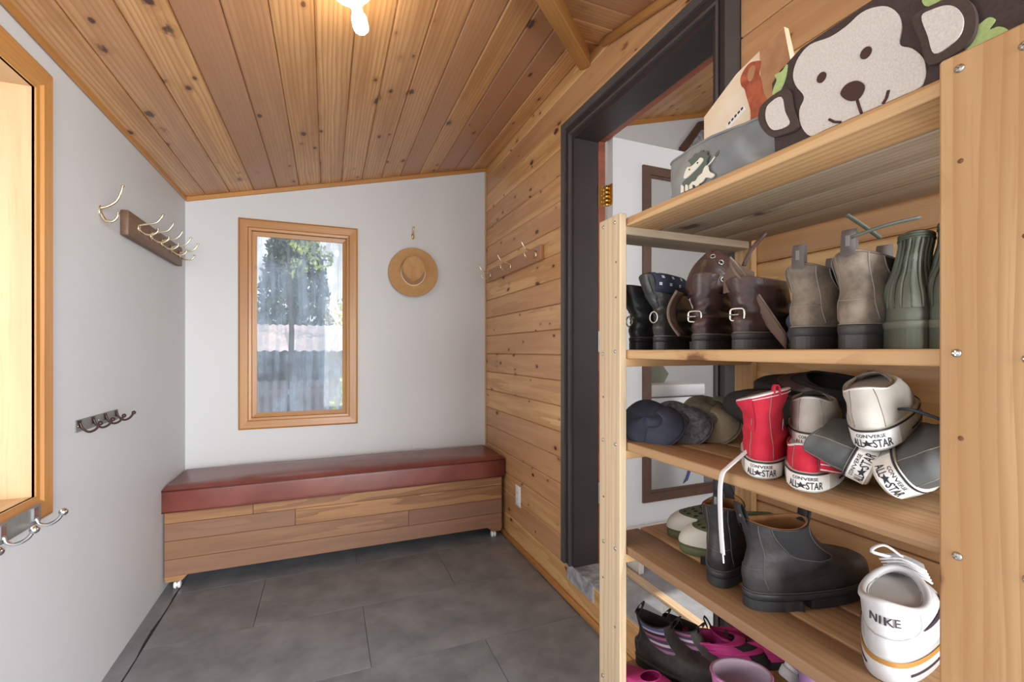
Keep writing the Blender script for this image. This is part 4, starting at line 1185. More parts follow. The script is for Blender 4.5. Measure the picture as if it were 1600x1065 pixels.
class Last:
    """surface of a shoe upper. rings: (xb, zb, xf, zf, w, k[, dy[, dip]]) from the sole up; toe towards +x, heel at x=0"""
    def __init__(s, rings, asym=0.0, sharp=1.0, ribs=None, wr=0.0, seed=1, tilt=0.0):
        s.tilt = tilt
        s.r = [list(r) + [0.0] * (8 - len(r)) for r in rings]
        s.asym, s.sharp, s.ribs, s.wr, s.seed = asym, sharp, ribs, wr, seed
    def p(s, a, t, off=0.0):
        xb, zb, xf, zf, w, k, dy, dip = [cr1([r[i] for r in s.r], t) for i in range(8)]
        ca, sa = math.cos(a), math.sin(a)
        u = (1 + ca) / 2
        sh = 1 - k * (0.24 * (1 - min(1, u / 0.66) ** 1.3))
        lat = math.copysign(abs(sa) ** (1.0 - 0.22 * k * s.sharp), sa) * (w + off) * sh
        L = (xf - xb) + 2 * off
        x = xb - off + L * u
        z = zb + (zf - zb) * u - dip * sa * sa
        if s.tilt and t > 0.5: z -= s.tilt * lat * ((t - 0.5) * 2) ** 1.5
        y = lat + dy + s.asym * k * (u * u - 0.25)
        if s.ribs:
            n_, amp, t0, t1 = s.ribs
            if t0 < t < t1:
                e = min((t - t0) / 0.1, (t1 - t) / 0.1, 1.0)
                d = amp * e * (0.5 + 0.5 * math.cos(n_ * a))
                y += d * sa; x += d * ca
        if s.wr:
            e = s.wr * math.sin(z * 210 + 2.2 * math.sin(a * 2 + s.seed) + s.seed) * math.sin(min(1, t * 1.15) * PI)
            y += e * sa; x += e * ca
        return Vector((x, y, z))
    def loft(s, nu=40, nv=30, t0=0.0, t1=1.0):
        return MB().grid(lambda u, v: s.p(2 * PI * u, t0 + (t1 - t0) * v), nu, nv, True)
    def lining(s, depth=0.05, th=0.0035, nu=40, floor=True):
        def f(u, v):
            a = 2 * PI * u
            if v < 0.25:
                q = s.p(a, 1.0, -th * v / 0.25)
                q.z += 0.0025 * math.sin(v / 0.25 * PI)
                return q
            d = (v - 0.25) / 0.75
            q = s.p(a, 1.0 - 0.30 * d, -th - 0.0015)
            return q
        mb = MB().grid(f, nu, 9, True)
        if floor:
            n = len(mb.v)
            ring = list(range(n - nu, n))
            mb.f.append(tuple(ring)); mb.sm.append(False)
        return mb
    def patch(s, a0, a1, t0, t1, off=0.0012, nu=14, nv=10, trim=None):
        def f(u, v):
            t = t0 + (t1 - t0) * v
            aa, bb = (a0, a1) if trim is None else trim(v)
            return s.p(aa + (bb - aa) * u, t, off)
        return MB().grid(f, nu, nv)
    def seam(s, pts, r=0.0007, off=0.0004, k=4):
        Q = smoothpts([(a, t, 0) for a, t in pts], k)
        return MB().tube([s.p(q.x, q.y, off) for q in Q], r, 5)
    def sole(s, z0, z1, e0=0.002, e1=0.003, a_t=0.0, nu=56, rim=True):
        """closed slab under the upper following its outline"""
        def ring(z, e): return [Vector((q.x, q.y, z)) for q in (s.p(2 * PI * i / nu, a_t, e) for i in range(nu))]
        zs = [(z0, e0 - 0.003), (z0 + 0.002, e0), ((z0 + z1) / 2, (e0 + e1) / 2 + 0.0006), (z1 - 0.0015, e1), (z1, e1 - 0.0018), (z1, -0.006)]
        mb = MB(); vs = []
        for z, e in zs: vs += ring(z, e)
        fs = [(j * nu + i, j * nu + (i + 1) % nu, (j + 1) * nu + (i + 1) % nu, (j + 1) * nu + i) for j in range(len(zs) - 1) for i in range(nu)]
        mb.add(vs, fs, True)
        mb.f.append(tuple(range(nu))); mb.sm.append(False)
        mb.f.append(tuple(range(len(mb.v) - nu, len(mb.v)))); mb.sm.append(False)
        return mb
    def slab(s, z0, z1, u0, u1, e=0.002, nu=56):
        """part of the sole between two stations along the foot (heel block or forefoot)"""
        pts = []
        L0 = s.p(PI, 0, e).x; L1 = s.p(0, 0, e).x
        xa, xb = L0 + (L1 - L0) * u0, L0 + (L1 - L0) * u1
        for i in range(nu):
            q = s.p(2 * PI * i / nu, 0, e)
            pts.append((max(xa, min(xb, q.x)), q.y))
        out = []
        for q in pts:
            if not out or (abs(out[-1][0] - q[0]) + abs(out[-1][1] - q[1])) > 1e-5: out.append(q)
        return MB().prism(out, z0, z1, lambda a, b, w: (a, b, w))

def star(cx, cy, r):
    return [(cx + r * (1 if i % 2 == 0 else 0.42) * math.cos(PI / 2 + i * PI / 5), cy + r * (1 if i % 2 == 0 else 0.42) * math.sin(PI / 2 + i * PI / 5)) for i in range(10)]

def loop_tab(p, out, h, w, lean=(0, 0), th=0.0016):
    """standing fabric pull loop: p base centre, 'out' unit direction across its thickness, width along the perpendicular"""
    o = Vector(out).normalized(); up = Vector((0, 0, 1)); side = o.cross(up)
    P = Vector(p)
    ln = Vector((lean[0], lean[1], 0))
    path = []
    for i in range(15):
        t = i / 14
        q = PI * t
        rx = 0.0055 * math.cos(q)
        zz = h * math.sin(q) ** 0.6
        path.append(P + o * rx + up * zz + ln * (zz / h))
    mb = MB(); vs = []
    for q in path:
        vs += [q - side * w / 2, q + side * w / 2]
    n = len(path)
    fs = [(2 * i, 2 * i + 1, 2 * i + 3, 2 * i + 2) for i in range(n - 1)]
    # inner skin for thickness
    c = P + up * h * 0.4
    vs2 = []
    for q in path:
        d = (c - q); d = d - side * d.dot(side)
        if d.length > 1e-6: d.normalize()
        vs2 += [q - side * w / 2 + d * th, q + side * w / 2 + d * th]
    m = len(vs)
    fs += [(m + 2 * i, m + 2 * i + 2, m + 2 * i + 3, m + 2 * i + 1) for i in range(n - 1)]
    fs += [(2 * i, 2 * i + 2, m + 2 * i + 2, m + 2 * i) for i in range(n - 1)]
    fs += [(2 * i + 1, m + 2 * i + 1, m + 2 * i + 3, 2 * i + 3) for i in range(n - 1)]
    return mb.add(vs + vs2, fs, True)

def shoe_root(name, label, cat, heel, yaw, z, group, roll=0.0, pitch=0.0):
    """heel: plan position of the heel back; yaw: toe direction in degrees (0 = towards the cedar wall)"""
    o = empty(name, (heel[0], heel[1], z), (0, 0, 0), label, cat, group)
    o.rotation_euler = (Matrix.Rotation(R(yaw), 3, 'Z') @ Matrix.Rotation(R(-pitch), 3, 'Y') @ Matrix.Rotation(R(roll), 3, 'X')).to_euler()
    return o

# ---- pull-on ankle boots
def chelsea(name, label, heel, yaw, z, L, H, wid, mats, group, tabs=True, sl=0.030, lean=0.0, front_tab=(0.004, 0), back_tab=(-0.004, 0), gore=0.70, tabh=0.032, puff=1.0):
    up, so, el, li, tb, st = mats
    r = shoe_root(name, label, 'boot', heel, yaw, z, group)
    s = H / 0.145
    w = wid / 2
    q_ = (H - sl) / 0.120
    fx_ = [(1.0, -.002), (1.005, .012), (.985, .026), (.935, .037), (.85, .044), (.75, .050), (.655, .059), (.565, .074), (.495, .096), (.465, .119)]
    bk_ = [(0.0, -.002), (-.004, .012), (-.006, .026), (-.004, .040), (.002, .054), (.006, .067), (.006, .080), (.003, .094), (.0, .108), (-.003, .124)]
    ww = [1, 1.03, 1.0, .97, .93, .88, .83, .79, .78, .80]; kk = [1, 1, .95, .9, .8, .65, .45, .25, .1, 0]; ll = [0, 0, 0, 0, 0, .1, .25, .5, .8, 1]
    rings = [(b_[0], sl + b_[1] * q_, f_[0] * L, sl + f_[1] * q_, w * w_, k_, lean * l_, .010 * l_ * l_) for f_, b_, w_, k_, l_ in zip(fx_, bk_, ww, kk, ll)]
    S = Last(rings, asym=0.012, wr=0.0006)
    part('upper', S.loft(44, 44), M[up], r)
    part('lining', S.lining(0.045), M[li], r)
    part('sole', S.sole(sl * .55, sl, 0.003, 0.0045), M[so], r)
    part('heel', S.slab(0, sl * .58, 0.0, 0.30, 0.003), M[so], r)
    part('forefoot_sole', S.slab(0.0015, sl * .58, 0.37, 1.0, 0.002), M[so], r)
    for sg in (1, -1):
        a_c = PI / 2 * sg - 0.10 * sg
        hw = gore
        def tr(v, a_c=a_c, hw=hw):
            h = hw * (0.62 + 0.38 * v) * (1 - 0.9 * max(0, (0.22 - v) / 0.22) ** 2)
            return (a_c - h, a_c + h)
        g = part('elastic_gore', S.patch(0, 0, 0.50, 0.985, 0.0010, 12, 16, tr), M[el], r)
        edge = [(tr(v)[0], 0.50 + 0.485 * v) for v in (1, .8, .6, .4, .22, .1, .02)] + [(a_c, 0.492)] + [(tr(v)[1], 0.50 + 0.485 * v) for v in (.02, .1, .22, .4, .6, .8, 1)]
        part('stitching', S.seam(edge, 0.0008, 0.0012), M[st], g)
    part('back_seam', S.seam([(PI * 0.80, .08), (PI * 0.82, .3), (PI * .83, .5), (PI * .83, .75), (PI * .82, .99)], 0.0009), M[st], r)
    part('back_seam', S.seam([(PI * 1.20, .08), (PI * 1.18, .3), (PI * 1.17, .5), (PI * 1.17, .75), (PI * 1.18, .99)], 0.0009), M[st], r)
    part('heel_seam', S.seam([(PI * .83, .36), (PI * .92, .345), (PI, .34), (PI * 1.08, .345), (PI * 1.17, .36)], .0009), M[st], r)
    part('welt_stitching', S.seam([(2 * PI * i / 24, 0.035) for i in range(25)], 0.0009, 0.0016, 2), M[st], r)
    part('collar', MB().tube([S.p(2 * PI * i / 40, 1.0) for i in range(40)], 0.0016, 6, closed=True), M[up], r)
    if tabs:
        b = S.p(PI, .985); f = S.p(0, .985)
        t = part('pull_tab', loop_tab(b + Vector((.002, 0, -.006)), (1, 0, 0), tabh + .006, 0.018, back_tab), M[tb], r)
        vs, fs = text_mesh('|||||||', 0.006, lambda x, y: Vector((b.x - .0042 + (back_tab[0] * (y * 2.2 + .4)) , x * 0.5, b.z + .006 + (y + .002) * 2.6)))
        mbt = MB().add(vs, fs); part('tab_print', mbt, M['tab_text'], t)
        t = part('pull_tab', loop_tab(f + Vector((-.002, 0, -.006)), (1, 0, 0), tabh + .006, 0.020, front_tab), M[tb], r)
    return r, S

GC = 'pairs of pull on ankle boots'
bm_ = ('leather_black_worn', 'rubber_black', 'elastic_black', 'lining_tan', 'tab_black', 'stitch_dark')
z4 = SZ[3]
chelsea('ankle_boot', 'worn black leather ankle boot turned side on with its toe to the right', (0.700, 0.602), -8, z4, 0.276, 0.150, 0.094, bm_, 'black pull on ankle boots', back_tab=(-.012, 0.006), front_tab=(0.012, 0.004))
chelsea('ankle_boot', 'black leather ankle boot seen heel on under the hanging white lace', (0.702, 0.672), 30, z4, 0.262, 0.150, 0.094, bm_, 'black pull on ankle boots', back_tab=(0.010, -0.004), front_tab=(-.006, 0.012))
gm_ = ('suede_grey', 'rubber_dark', 'elastic_brown', 'lining_tan', 'tab_grey', 'stitch_pale')
z2 = SZ[1]
chelsea('ankle_boot', 'grey brown suede ankle boot beside the brown buckle boots, further from the green boots', (0.684, 0.490), 14, z2, 0.285, 0.129, 0.094, gm_, 'grey brown suede ankle boots', sl=0.034, back_tab=(0.002, 0.0))
chelsea('ankle_boot', 'grey brown suede ankle boot standing next to the green rubber boots', (0.680, 0.4140), 12, z2, 0.285, 0.134, 0.094, gm_, 'grey brown suede ankle boots', sl=0.034, back_tab=(0.002, 0.0))
z5 = SZ[4]
km_ = ('kid_leather', 'rubber_black', 'elastic_striped', 'lining_dark', 'tab_black', 'stitch_dark')
chelsea('ankle_boot', 'small dark ankle boot with striped elastic sides on the bottom shelf', (0.745, 0.968), -62, z5, 0.190, 0.122, 0.074, km_, 'small striped ankle boots', back_tab=(0.014, 0.0), front_tab=(0.020, 0), tabh=0.026, sl=0.022)
chelsea('ankle_boot', 'small dark ankle boot behind its striped twin on the bottom shelf', (0.815, 0.950), -62, z5, 0.185, 0.105, 0.074, km_, 'small striped ankle boots', back_tab=(0.014, 0.0), front_tab=(0.014, 0), tabh=0.018, sl=0.022)

# ---- engineer boots with buckles
def buckle(parent, c, out, side, w=0.026, h=0.022, mat='zinc'):
    o = Vector(out).normalized(); sd = Vector(side).normalized(); up = o.cross(sd); C = Vector(c)
    pts = []
    for q in range(16):
        a = 2 * PI * q / 16
        pts.append(C + sd * (w / 2) * math.copysign(abs(math.cos(a)) ** 0.45, math.cos(a)) + up * (h / 2) * math.copysign(abs(math.sin(a)) ** 0.45, math.sin(a)))
    b = part('buckle', MB().tube(pts, 0.0021, 8, closed=True), M[mat], parent, label='metal strap buckle')
    part('buckle_pin', MB().tube([C - sd * w * .1 + o * .001, C + sd * w * .5 + o * .0015], 0.0013, 6), M[mat], b)
    return b

def tallboot(name, label, heel, yaw, z, L, H, wid, up, so, li, group, lean=0.0, sl=0.030, wr=0.0022, strap_z=0.42, hardware='buckle', seed=1, topw=0.9, back=0.0):
    r = shoe_root(name, label, 'boot', heel, yaw, z, group)
    w = wid / 2; s = H / 0.18
    rings = [(0.0, sl - .002, L, sl - .002, w, 1), (-.004, sl + .014 * s, L, sl + .014 * s, w * 1.02, 1), (-.004, sl + .026 * s, L * .98, sl + .034 * s, w, .95), (-.001, sl + .038 * s, L * .90, sl + .048 * s, w * .96, .85),
             (.003, sl + .050 * s, L * .78, sl + .058 * s, w * .9, .7), (.006 + back * .1, sl + .064 * s, L * .64, sl + .074 * s, w * .86, .4, lean * .1), (.004 + back * .3, sl + .084 * s, L * .56, sl + .094 * s, w * .86, .15, lean * .3), (.0 + back * .6, sl + .108 * s, L * .53, sl + .116 * s, w * .9, .0, lean * .6), (-.004 + back, H, L * .52 + back, H + .002, w * topw, 0, lean, 0.006)]
    S = Last(rings, asym=0.010, wr=wr, seed=seed)
    part('upper', S.loft(48, 60), M[up], r)
    part('lining', S.lining(0.05), M[li], r)
    part('sole', S.sole(sl * .55, sl, 0.003, 0.005), M[so], r)
    part('heel', S.slab(0, sl * .58, 0.0, 0.30, 0.004), M[so], r)
    part('forefoot_sole', S.slab(0.0015, sl * .58, 0.37, 1.0, 0.002), M[so], r)
    part('welt_stitching', S.seam([(2 * PI * i / 24, 0.03) for i in range(25)], 0.0009, 0.0018, 2), M['stitch_pale'], r)
    st = part('ankle_strap', S.patch(PI * .55, PI * 1.5, strap_z - .03, strap_z + .03, 0.0028, 24, 4), M[up], r)
    part('counter', S.patch(PI * .62, PI * 1.38, 0.05, strap_z - .02, 0.0016, 22, 10), M[up], r)
    return r, S, st

bg_ = 'brown buckle boots'
r, S, st = tallboot('buckle_boot', 'brown leather buckle boot with a folded over eyelet flap', (0.686, 0.700), 26, z2, 0.27, 0.150, 0.088, 'leather_brown', 'rubber_dark', 'leather_brown_in', bg_, lean=-0.006, seed=3, wr=.0030)
q = S.p(PI * 0.93, .43, .0045); buckle(st, q, (-1, .2, 0), (0, 1, 0))
# folded shaft: a rounded leather hood leaning over the opening, with eyelets
def hood(u, v):
    sh = math.sqrt(max(0.0, 1 - ((v - 0.30) / 0.705) ** 2)) if v > 0.30 else 1 - 0.25 * (0.30 - v) / 0.30
    l = (0.5 - u) * 2
    y = l * 0.046 * sh - 0.016 * v
    return Vector((0.004 + 0.030 * l * l + 0.022 * v * v, y, 0.108 + 0.092 * v + 0.004 * math.sin(l * 4 + v * 5)))
fl_ = part('shaft_flap', MB().grid(hood, 30, 12), M['leather_brown'], r, label='folded brown leather shaft with eyelets')
mod = fl_.modifiers.new('thickness', 'SOLIDIFY'); mod.thickness = 0.003
for u_, v_ in ((0.62, .84), (0.80, .66), (0.86, .36)):
    c = hood(u_, v_); n1 = (hood(u_ + .02, v_) - hood(u_ - .02, v_)); n2 = hood(u_, v_ + .03) - hood(u_, v_ - .03); nn = n1.cross(n2).normalized()
    if nn.x > 0: nn = -nn
    n1.normalize(); n2 = nn.cross(n1)
    part('eyelet', MB().tube([c + nn * .002 + (n1 * math.cos(t) + n2 * math.sin(t)) * .0045 for t in [2 * PI * i / 12 for i in range(12)]], 0.0013, 6, closed=True), M['zinc'], fl_)
    part('eyelet_hole', MB().add([c + nn * .0022 + (n1 * math.cos(t) + n2 * math.sin(t)) * .004 for t in [2 * PI * i / 12 for i in range(12)]], [tuple(range(12))]), M['lining_dark'], fl_)
# hanging side flap (left)
def sideflap(u, v):
    y0 = 0.046 + 0.022 * math.sin(v * PI)
    return Vector((0.004 + 0.050 * u + 0.012 * v, y0 + 0.006 * u, 0.122 - 0.094 * v))
o_ = part('side_flap', MB().grid(sideflap, 8, 12), M['leather_brown'], r); o_.modifiers.new('thickness', 'SOLIDIFY').thickness = 0.003
part('flap_edge', MB().tube([sideflap(0, i / 12) for i in range(13)], 0.0022, 6), M['leather_brown_in'], o_)
r, S, st = tallboot('buckle_boot', 'brown leather buckle boot lying open with its strap pointing up', (0.684, 0.602), 14, z2, 0.28, 0.128, 0.100, 'leather_brown', 'rubber_dark', 'leather_brown_in', bg_, lean=0.004, seed=5, wr=.0024)
q = S.p(PI * 0.98, .45, .0045); buckle(st, q, (-1, .1, 0), (0, 1, 0))
q = S.p(PI * 1.45, .40, .004); buckle(st, q, (0, -1, 0), (1, 0, 0), 0.016, 0.016)
def openflap(u, v):
    # leather tongue running from the back of the shaft down the near side
    x = 0.002 + 0.035 * v + 0.02 * u * (1 - v)
    y = 0.018 - 0.082 * v
    zz = 0.168 - 0.146 * v ** 1.1 - 0.062 * u * (1 - 0.6 * v)
    return Vector((x, y, zz))
o_ = part('open_flap', MB().grid(openflap, 8, 16), M['leather_brown_in'], r, label='opened leather flap, rough side out'); o_.modifiers.new('thickness', 'SOLIDIFY').thickness = 0.0035
part('flap_edge', MB().tube([openflap(0, i / 16) for i in range(17)], 0.0022, 6), M['suede_grey'], o_)
part('shaft_back', MB().grid(lambda u, v: Vector((0.006 + 0.020 * (1 - math.cos((u - .5) * 2.6)), (u - .5) * 0.058 + .012, 0.105 + 0.055 * v * (1 - .8 * abs(u - .5)) )), 10, 8), M['leather_brown_in'], r)
part('strap', MB().tube(smoothpts([(0.012, -.002, 0.150), (0.016, -0.012, 0.176), (0.026, -0.034, 0.206)], 5), 0.0042, 8, flat=0.5), M['leather_brown'], r, label='brown strap standing up')
part('strap_loop', MB().tube([(0.006 + .016 * math.cos(t), 0.006 + .010 * math.sin(t), 0.142 + .018 * math.sin(t)) for t in [2 * PI * i / 14 for i in range(14)]], 0.003, 6, closed=True), M['leather_brown_in'], r)

# ---- black harness boots at the far end
hb_ = 'black harness boots'
def harness(label, heel, yaw, H, lean, seed, flap):
    r, S, st = tallboot('harness_boot', label, heel, yaw, z2, 0.27, H, 0.090, 'leather_blackboot', 'rubber_black', 'lining_dark', hb_, lean=lean, seed=seed, wr=.0026, back=-.004)
    q = S.p(PI * 0.93, .45, .006)
    part('ring', MB().tube([q + Vector((0.003 * math.cos(t), 0.0105 * math.cos(t), 0.0125 * math.sin(t))) for t in [2 * PI * i / 16 for i in range(16)]], 0.0019, 8, closed=True), M['zinc'], st, label='metal ring')
    t = part('pull_strap', S.patch(PI * .86, PI * 1.02, .66, .97, .003, 6, 10), M['leather_blackboot'], r)
    part('strap_keeper', S.patch(PI * .83, PI * 1.05, .78, .84, .0055, 8, 4), M['rubber_black'], t)
    if flap:
        def cuff(u, v):
            a = PI * (1.05 + 0.75 * u)
            b = S.p(a, 1.0, 0.002)
            return Vector((b.x + 0.004 * v, b.y - 0.016 * math.sin(v * 2.2), b.z + 0.010 * math.sin(v * PI) - 0.045 * v + .004))
        c = part('cuff', MB().grid(cuff, 20, 8), M['flower_navy'], r, label='navy cuff with small white flowers')
        c.modifiers.new('thickness', 'SOLIDIFY').thickness = 0.002
        for i in range(5):
            for j in range(3):
                u_ = 0.10 + 0.18 * i + 0.06 * (j % 2); v_ = 0.2 + 0.28 * j
                p = cuff(u_, v_); t1 = (cuff(min(u_ + .02, 1), v_) - cuff(u_ - .02, v_)).normalized(); t2 = (cuff(u_, v_ + .02) - cuff(u_, v_ - .02)).normalized()
                n_ = t1.cross(t2).normalized()
                if n_.y > 0: n_ = -n_
                m_ = MB()
                for q_ in range(4):
                    an = PI / 4 + q_ * PI / 2
                    cc = p + n_ * .002 + (t1 * math.cos(an) + t2 * math.sin(an)) * .0024
                    m_.add([cc + (t1 * math.cos(b_) + t2 * math.sin(b_)) * .0017 for b_ in [2 * PI * k / 6 for k in range(6)]], [tuple(range(6))])
                o = part('flower', m_, M['flower_white'], c); o['kind'] = 'stuff'
    return r, S
harness('black leather harness boot with a navy flowered cuff next to the brown boots', (0.692, 0.826), 26, 0.172, 0.026, 2, True)
harness('black leather harness boot tucked behind the far post of the rack', (0.705, 0.935), 22, 0.160, 0.020, 6, False)
# dark quilted slipper boot lying behind the brown pair
sl_ = shoe_root('slipper_boot', 'dark blue crinkled slipper boot tucked behind the brown buckle boots', 'boot', (0.735, 0.535), 0, z2, None)
S = Last([(0, .01, .22, .01, .045, 1), (-.004, .03, .22, .03, .048, 1), (0, .06, .20, .06, .046, .8), (.01, .085, .16, .085, .042, .5), (.02, .105, .13, .106, .036, .2), (.04, .112, .11, .112, .02, 0)], wr=.0035, seed=4)
part('upper', S.loft(40, 36), M['cap_navy'], sl_); part('sole', S.sole(0, .012), M['rubber_black'], sl_)

# ---- green rubber boots
def wellie(label, heel, yaw, H, lean):
    r = shoe_root('rubber_boot', label, 'boot', heel, yaw, z2, 'green rubber boots')
    L, w = 0.25, 0.037
    rings = [(0, .028, L, .028, w * 1.06, 1), (-.003, .042, L, .044, w * 1.06, 1), (.000, .055, L * .93, .066, w, .9), (.006, .070, L * .78, .078, w * .92, .7), (.014, .086, L * .60, .092, w * .74, .4), (.020, .102, L * .50, .108, w * .54, .15, lean * .3),
             (.018, .120, L * .40, .124, w * .44, 0, lean * .6), (.024, .136, L * .36, .138, w * .43, 0, lean), (.024, H - .008, L * .36, H - .006, w * .45, 0, lean * 1.1), (.024, H, L * .36, H, w * .46, 0, lean * 1.1)]
    S = Last(rings, asym=.008, ribs=(18, 0.0034, 0.20, 0.93))
    part('shaft', S.loft(168, 44), M['rubber_green'], r)
    part('lining', S.lining(0.06), M['lining_dark'], r)
    part('foxing', S.sole(0.024, 0.036, .004, .006), M['rubber_green'], r)
    part('heel', S.slab(0, .026, 0, .32, .004), M['rubber_green_dark'], r)
    part('forefoot_sole', S.slab(.001, .026, .38, 1, .003), M['rubber_green_dark'], r)
    for i in range(11):
        a = PI + (i - 5) * 0.27
        part('rib', MB().tube([S.p(a + .25 * math.sin((t - .2) * 2) * (i - 5) / 5, t, .0008) for t in [.20 + .07 * k for k in range(11)]], .0017, 5), M['rubber_green_dark' if i % 2 else 'rubber_green'], r)
    for t in (.90, .94, .985):
        part('rim_band', MB().tube([S.p(2 * PI * i / 36, t, .0012) for i in range(36)], 0.0018, 6, closed=True), M['rubber_green_dark'], r)
    part('back_panel', S.patch(PI * .93, PI * 1.07, .20, .9, .0022, 6, 20), M['rubber_green'], r)
    return r, S
r, S = wellie('ribbed green rubber boot with a strap sticking out towards the suede boots', (0.684, 0.344), 27, 0.152, -0.006)
part('side_strap', MB().tube(smoothpts([(0.03, 0.030, 0.150), (0.020, 0.046, 0.166), (0.006, 0.066, 0.184)], 5), 0.0045, 8, flat=0.45), M['rubber_green_dark'], r)
r, S = wellie('ribbed green rubber boot half hidden by the near rack post', (0.690, 0.306), 26, 0.160, -0.008)
part('side_strap', MB().tube(smoothpts([(0.01, 0.028, 0.164), (0.0, 0.060, 0.158), (-.002, 0.096, 0.148)], 5), 0.0050, 8, flat=0.45), M['rubber_green_dark'], r)
# something brown behind the suede boots
S = Last([(0, .03, .2, .03, .04, 1), (0, .06, .2, .06, .042, .9), (0, .10, .16, .10, .04, .4), (0, .135, .12, .135, .038, 0), (0, .145, .12, .145, .037, 0)], wr=.001)

# ---- canvas sneakers
def heel_label(S, parent, zlo, zhi, half=0.028, small='CONVERSE', big='ALL   STAR', base_off=0.0052):
    """label wrapped on the back of the foxing strip; x runs along the heel as seen from behind"""
    hmid = None
    def arc(x, zz, off):
        # walk along the outline from the heel centre; seen from behind, right is -y
        a = PI - x / 0.036
        # curvature-corrected angle
        q = S.p(a, 0.0, off)
        return Vector((q.x, q.y, zz))
    def m(x, y, off): return arc(-x, zlo + y, off)
    # find angle scale so that label width is right
    def wid(k): return (S.p(PI - k, 0, base_off) - S.p(PI + k, 0, base_off)).length
    k = 0.2
    while wid(k) < half * 2 and k < 1.4: k += 0.02
    def mp(x, y, off):
        a = PI + (x / half) * k
        q = S.p(a, 0.0, off)
        return Vector((q.x, q.y, zlo + y))
    h = zhi - zlo
    lb = part('heel_label', MB().grid(lambda u, v: mp(half * (2 * u - 1), h * v, base_off + .0004), 16, 3), M['label_white'], parent, label='white heel label with dark lettering')
    sg = -1
    d = MB()
    vs, fs = text_mesh(big, h * 0.62, lambda x, y: mp(sg * -x * 0.56, h * 0.10 + y * 1.1, base_off + .0012))
    d.add(vs, fs)
    st_ = star(-0.0028, h * 0.32, h * 0.24)
    d.add([mp(sg * -x, y, base_off + .0012) for x, y in st_], [tuple(range(10))])
    vs, fs = text_mesh(small, h * 0.30, lambda x, y: mp(sg * -x * 0.80, h * 0.68 + y, base_off + .0012))
    d.add(vs, fs)
    o = part('lettering', d, M['stripe_black'], lb); o['kind'] = 'stuff'
    return k

def canvas_shoe(name, label, heel, yaw, z, group, canvas, high=False, roll=0, pitch=0, heelstrip=True, fold=False, lace='lace_white', seed=1, hs=1.0, tilt=0.0):
    r = shoe_root(name, label, 'shoe', heel, yaw, z, group, roll, pitch)
    L, w, sl = 0.255, 0.044, 0.031
    rings = [(0.002, sl - .003, L - .004, sl - .003, w * .97, 1), (0.0, sl + .010, L - .010, sl + .010, w * .97, 1), (.001, sl + .020, L * .93, sl + .022, w * .94, .95), (.003, sl + .028, L * .84, sl + .031, w * .91, .9), (.006, sl + .036, L * .74, sl + .038, w * .87, .8), (.009, sl + .044, L * .64, sl + .048, w * .80, .6)]
    if high:
        rings += [(.010, sl + .058, L * .56, sl + .062, w * .70, .35), (.008, sl + .076, L * .50, sl + .080, w * .70, .15), (.002, sl + .094, L * .47, sl + .098, w * .86, .0), (-.004, sl + .108, L * .47, sl + .104, w * .92, 0)]
    else:
        rings += [(.010, sl + .050, L * .57, sl + .054, w * .74, .5, 0, .004), (.010, sl + .055, L * .54, sl + .056, w * .70, .45, 0, .012)]
    rings = [tuple([q_[0], sl + (q_[1] - sl) * hs, q_[2], sl + (q_[3] - sl) * hs] + list(q_[4:])) for q_ in rings]
    S = Last(rings, asym=.010, wr=.0014 if high else .0007, seed=seed, tilt=tilt)
    part('upper', S.loft(48, 34), M[canvas], r)
    part('lining', S.lining(0.045), M['lace_grey' if canvas != 'canvas_red' else 'canvas_white'], r)
    fx = part('foxing', S.sole(0.0, sl, .0035, .0045), M['foxing_white'], r, label='white rubber foxing')
    nu = 60
    def band(zc, hh, a0, a1, off, mat, name='foxing_stripe'):
        part(name, MB().grid(lambda u, v: (lambda q: Vector((q.x, q.y, zc - hh + 2 * hh * v)))(S.p(a0 + (a1 - a0) * u, 0, off)), nu, 2), M[mat], fx)
    band(sl - .0022, .0014, 0, 2 * PI, .0062, 'stripe_black')
    band(0.0125, .0013, PI * 1.36, PI * 2.64, .0058, 'stripe_black')
    heel_label(S, r, 0.004, 0.0265)
    if heelstrip:
        part('heel_strip', S.patch(PI * .86, PI * 1.14, .03, 0.985, .0012, 8, 20), M[canvas], r)
        part('stitching', S.seam([(PI * .86, .03), (PI * .86, .5), (PI * .86, .97)], .0006, .0015), M['stitch_pale'], r)
        part('stitching', S.seam([(PI * 1.14, .03), (PI * 1.14, .5), (PI * 1.14, .97)], .0006, .0015), M['stitch_pale'], r)
    part('top_binding', MB().tube([S.p(2 * PI * i / 40, 1.0) for i in range(40)], 0.0018, 6, closed=True), M['lace_white' if canvas != 'canvas_charcoal' else 'canvas_charcoal'], r)
    part('toe_cap', S.patch(-0.62, 0.62, .04, .36, .0018, 16, 10), M['foxing_white'], r)
    # tongue and laces
    tg = part('tongue', MB().grid(lambda u, v: Vector((L * (.78 - .34 * v), (u - .5) * .040, sl + .030 + .024 * v + .006 * math.sin(u * PI) + (.03 * v if high else 0))), 8, 10), M[canvas], r)
    for i in range(5):
        t_ = i / 4
        x = L * (.76 - .22 * t_); zz = sl + .036 + .014 * t_ + (.02 * t_ if high else 0)
        part('lace', MB().tube(smoothpts([(x, -.026, zz - .006), (x - .004, 0, zz + .006), (x, .026, zz - .006)], 4), .0028, 6, flat=.5), M[lace], r)
    return r, S

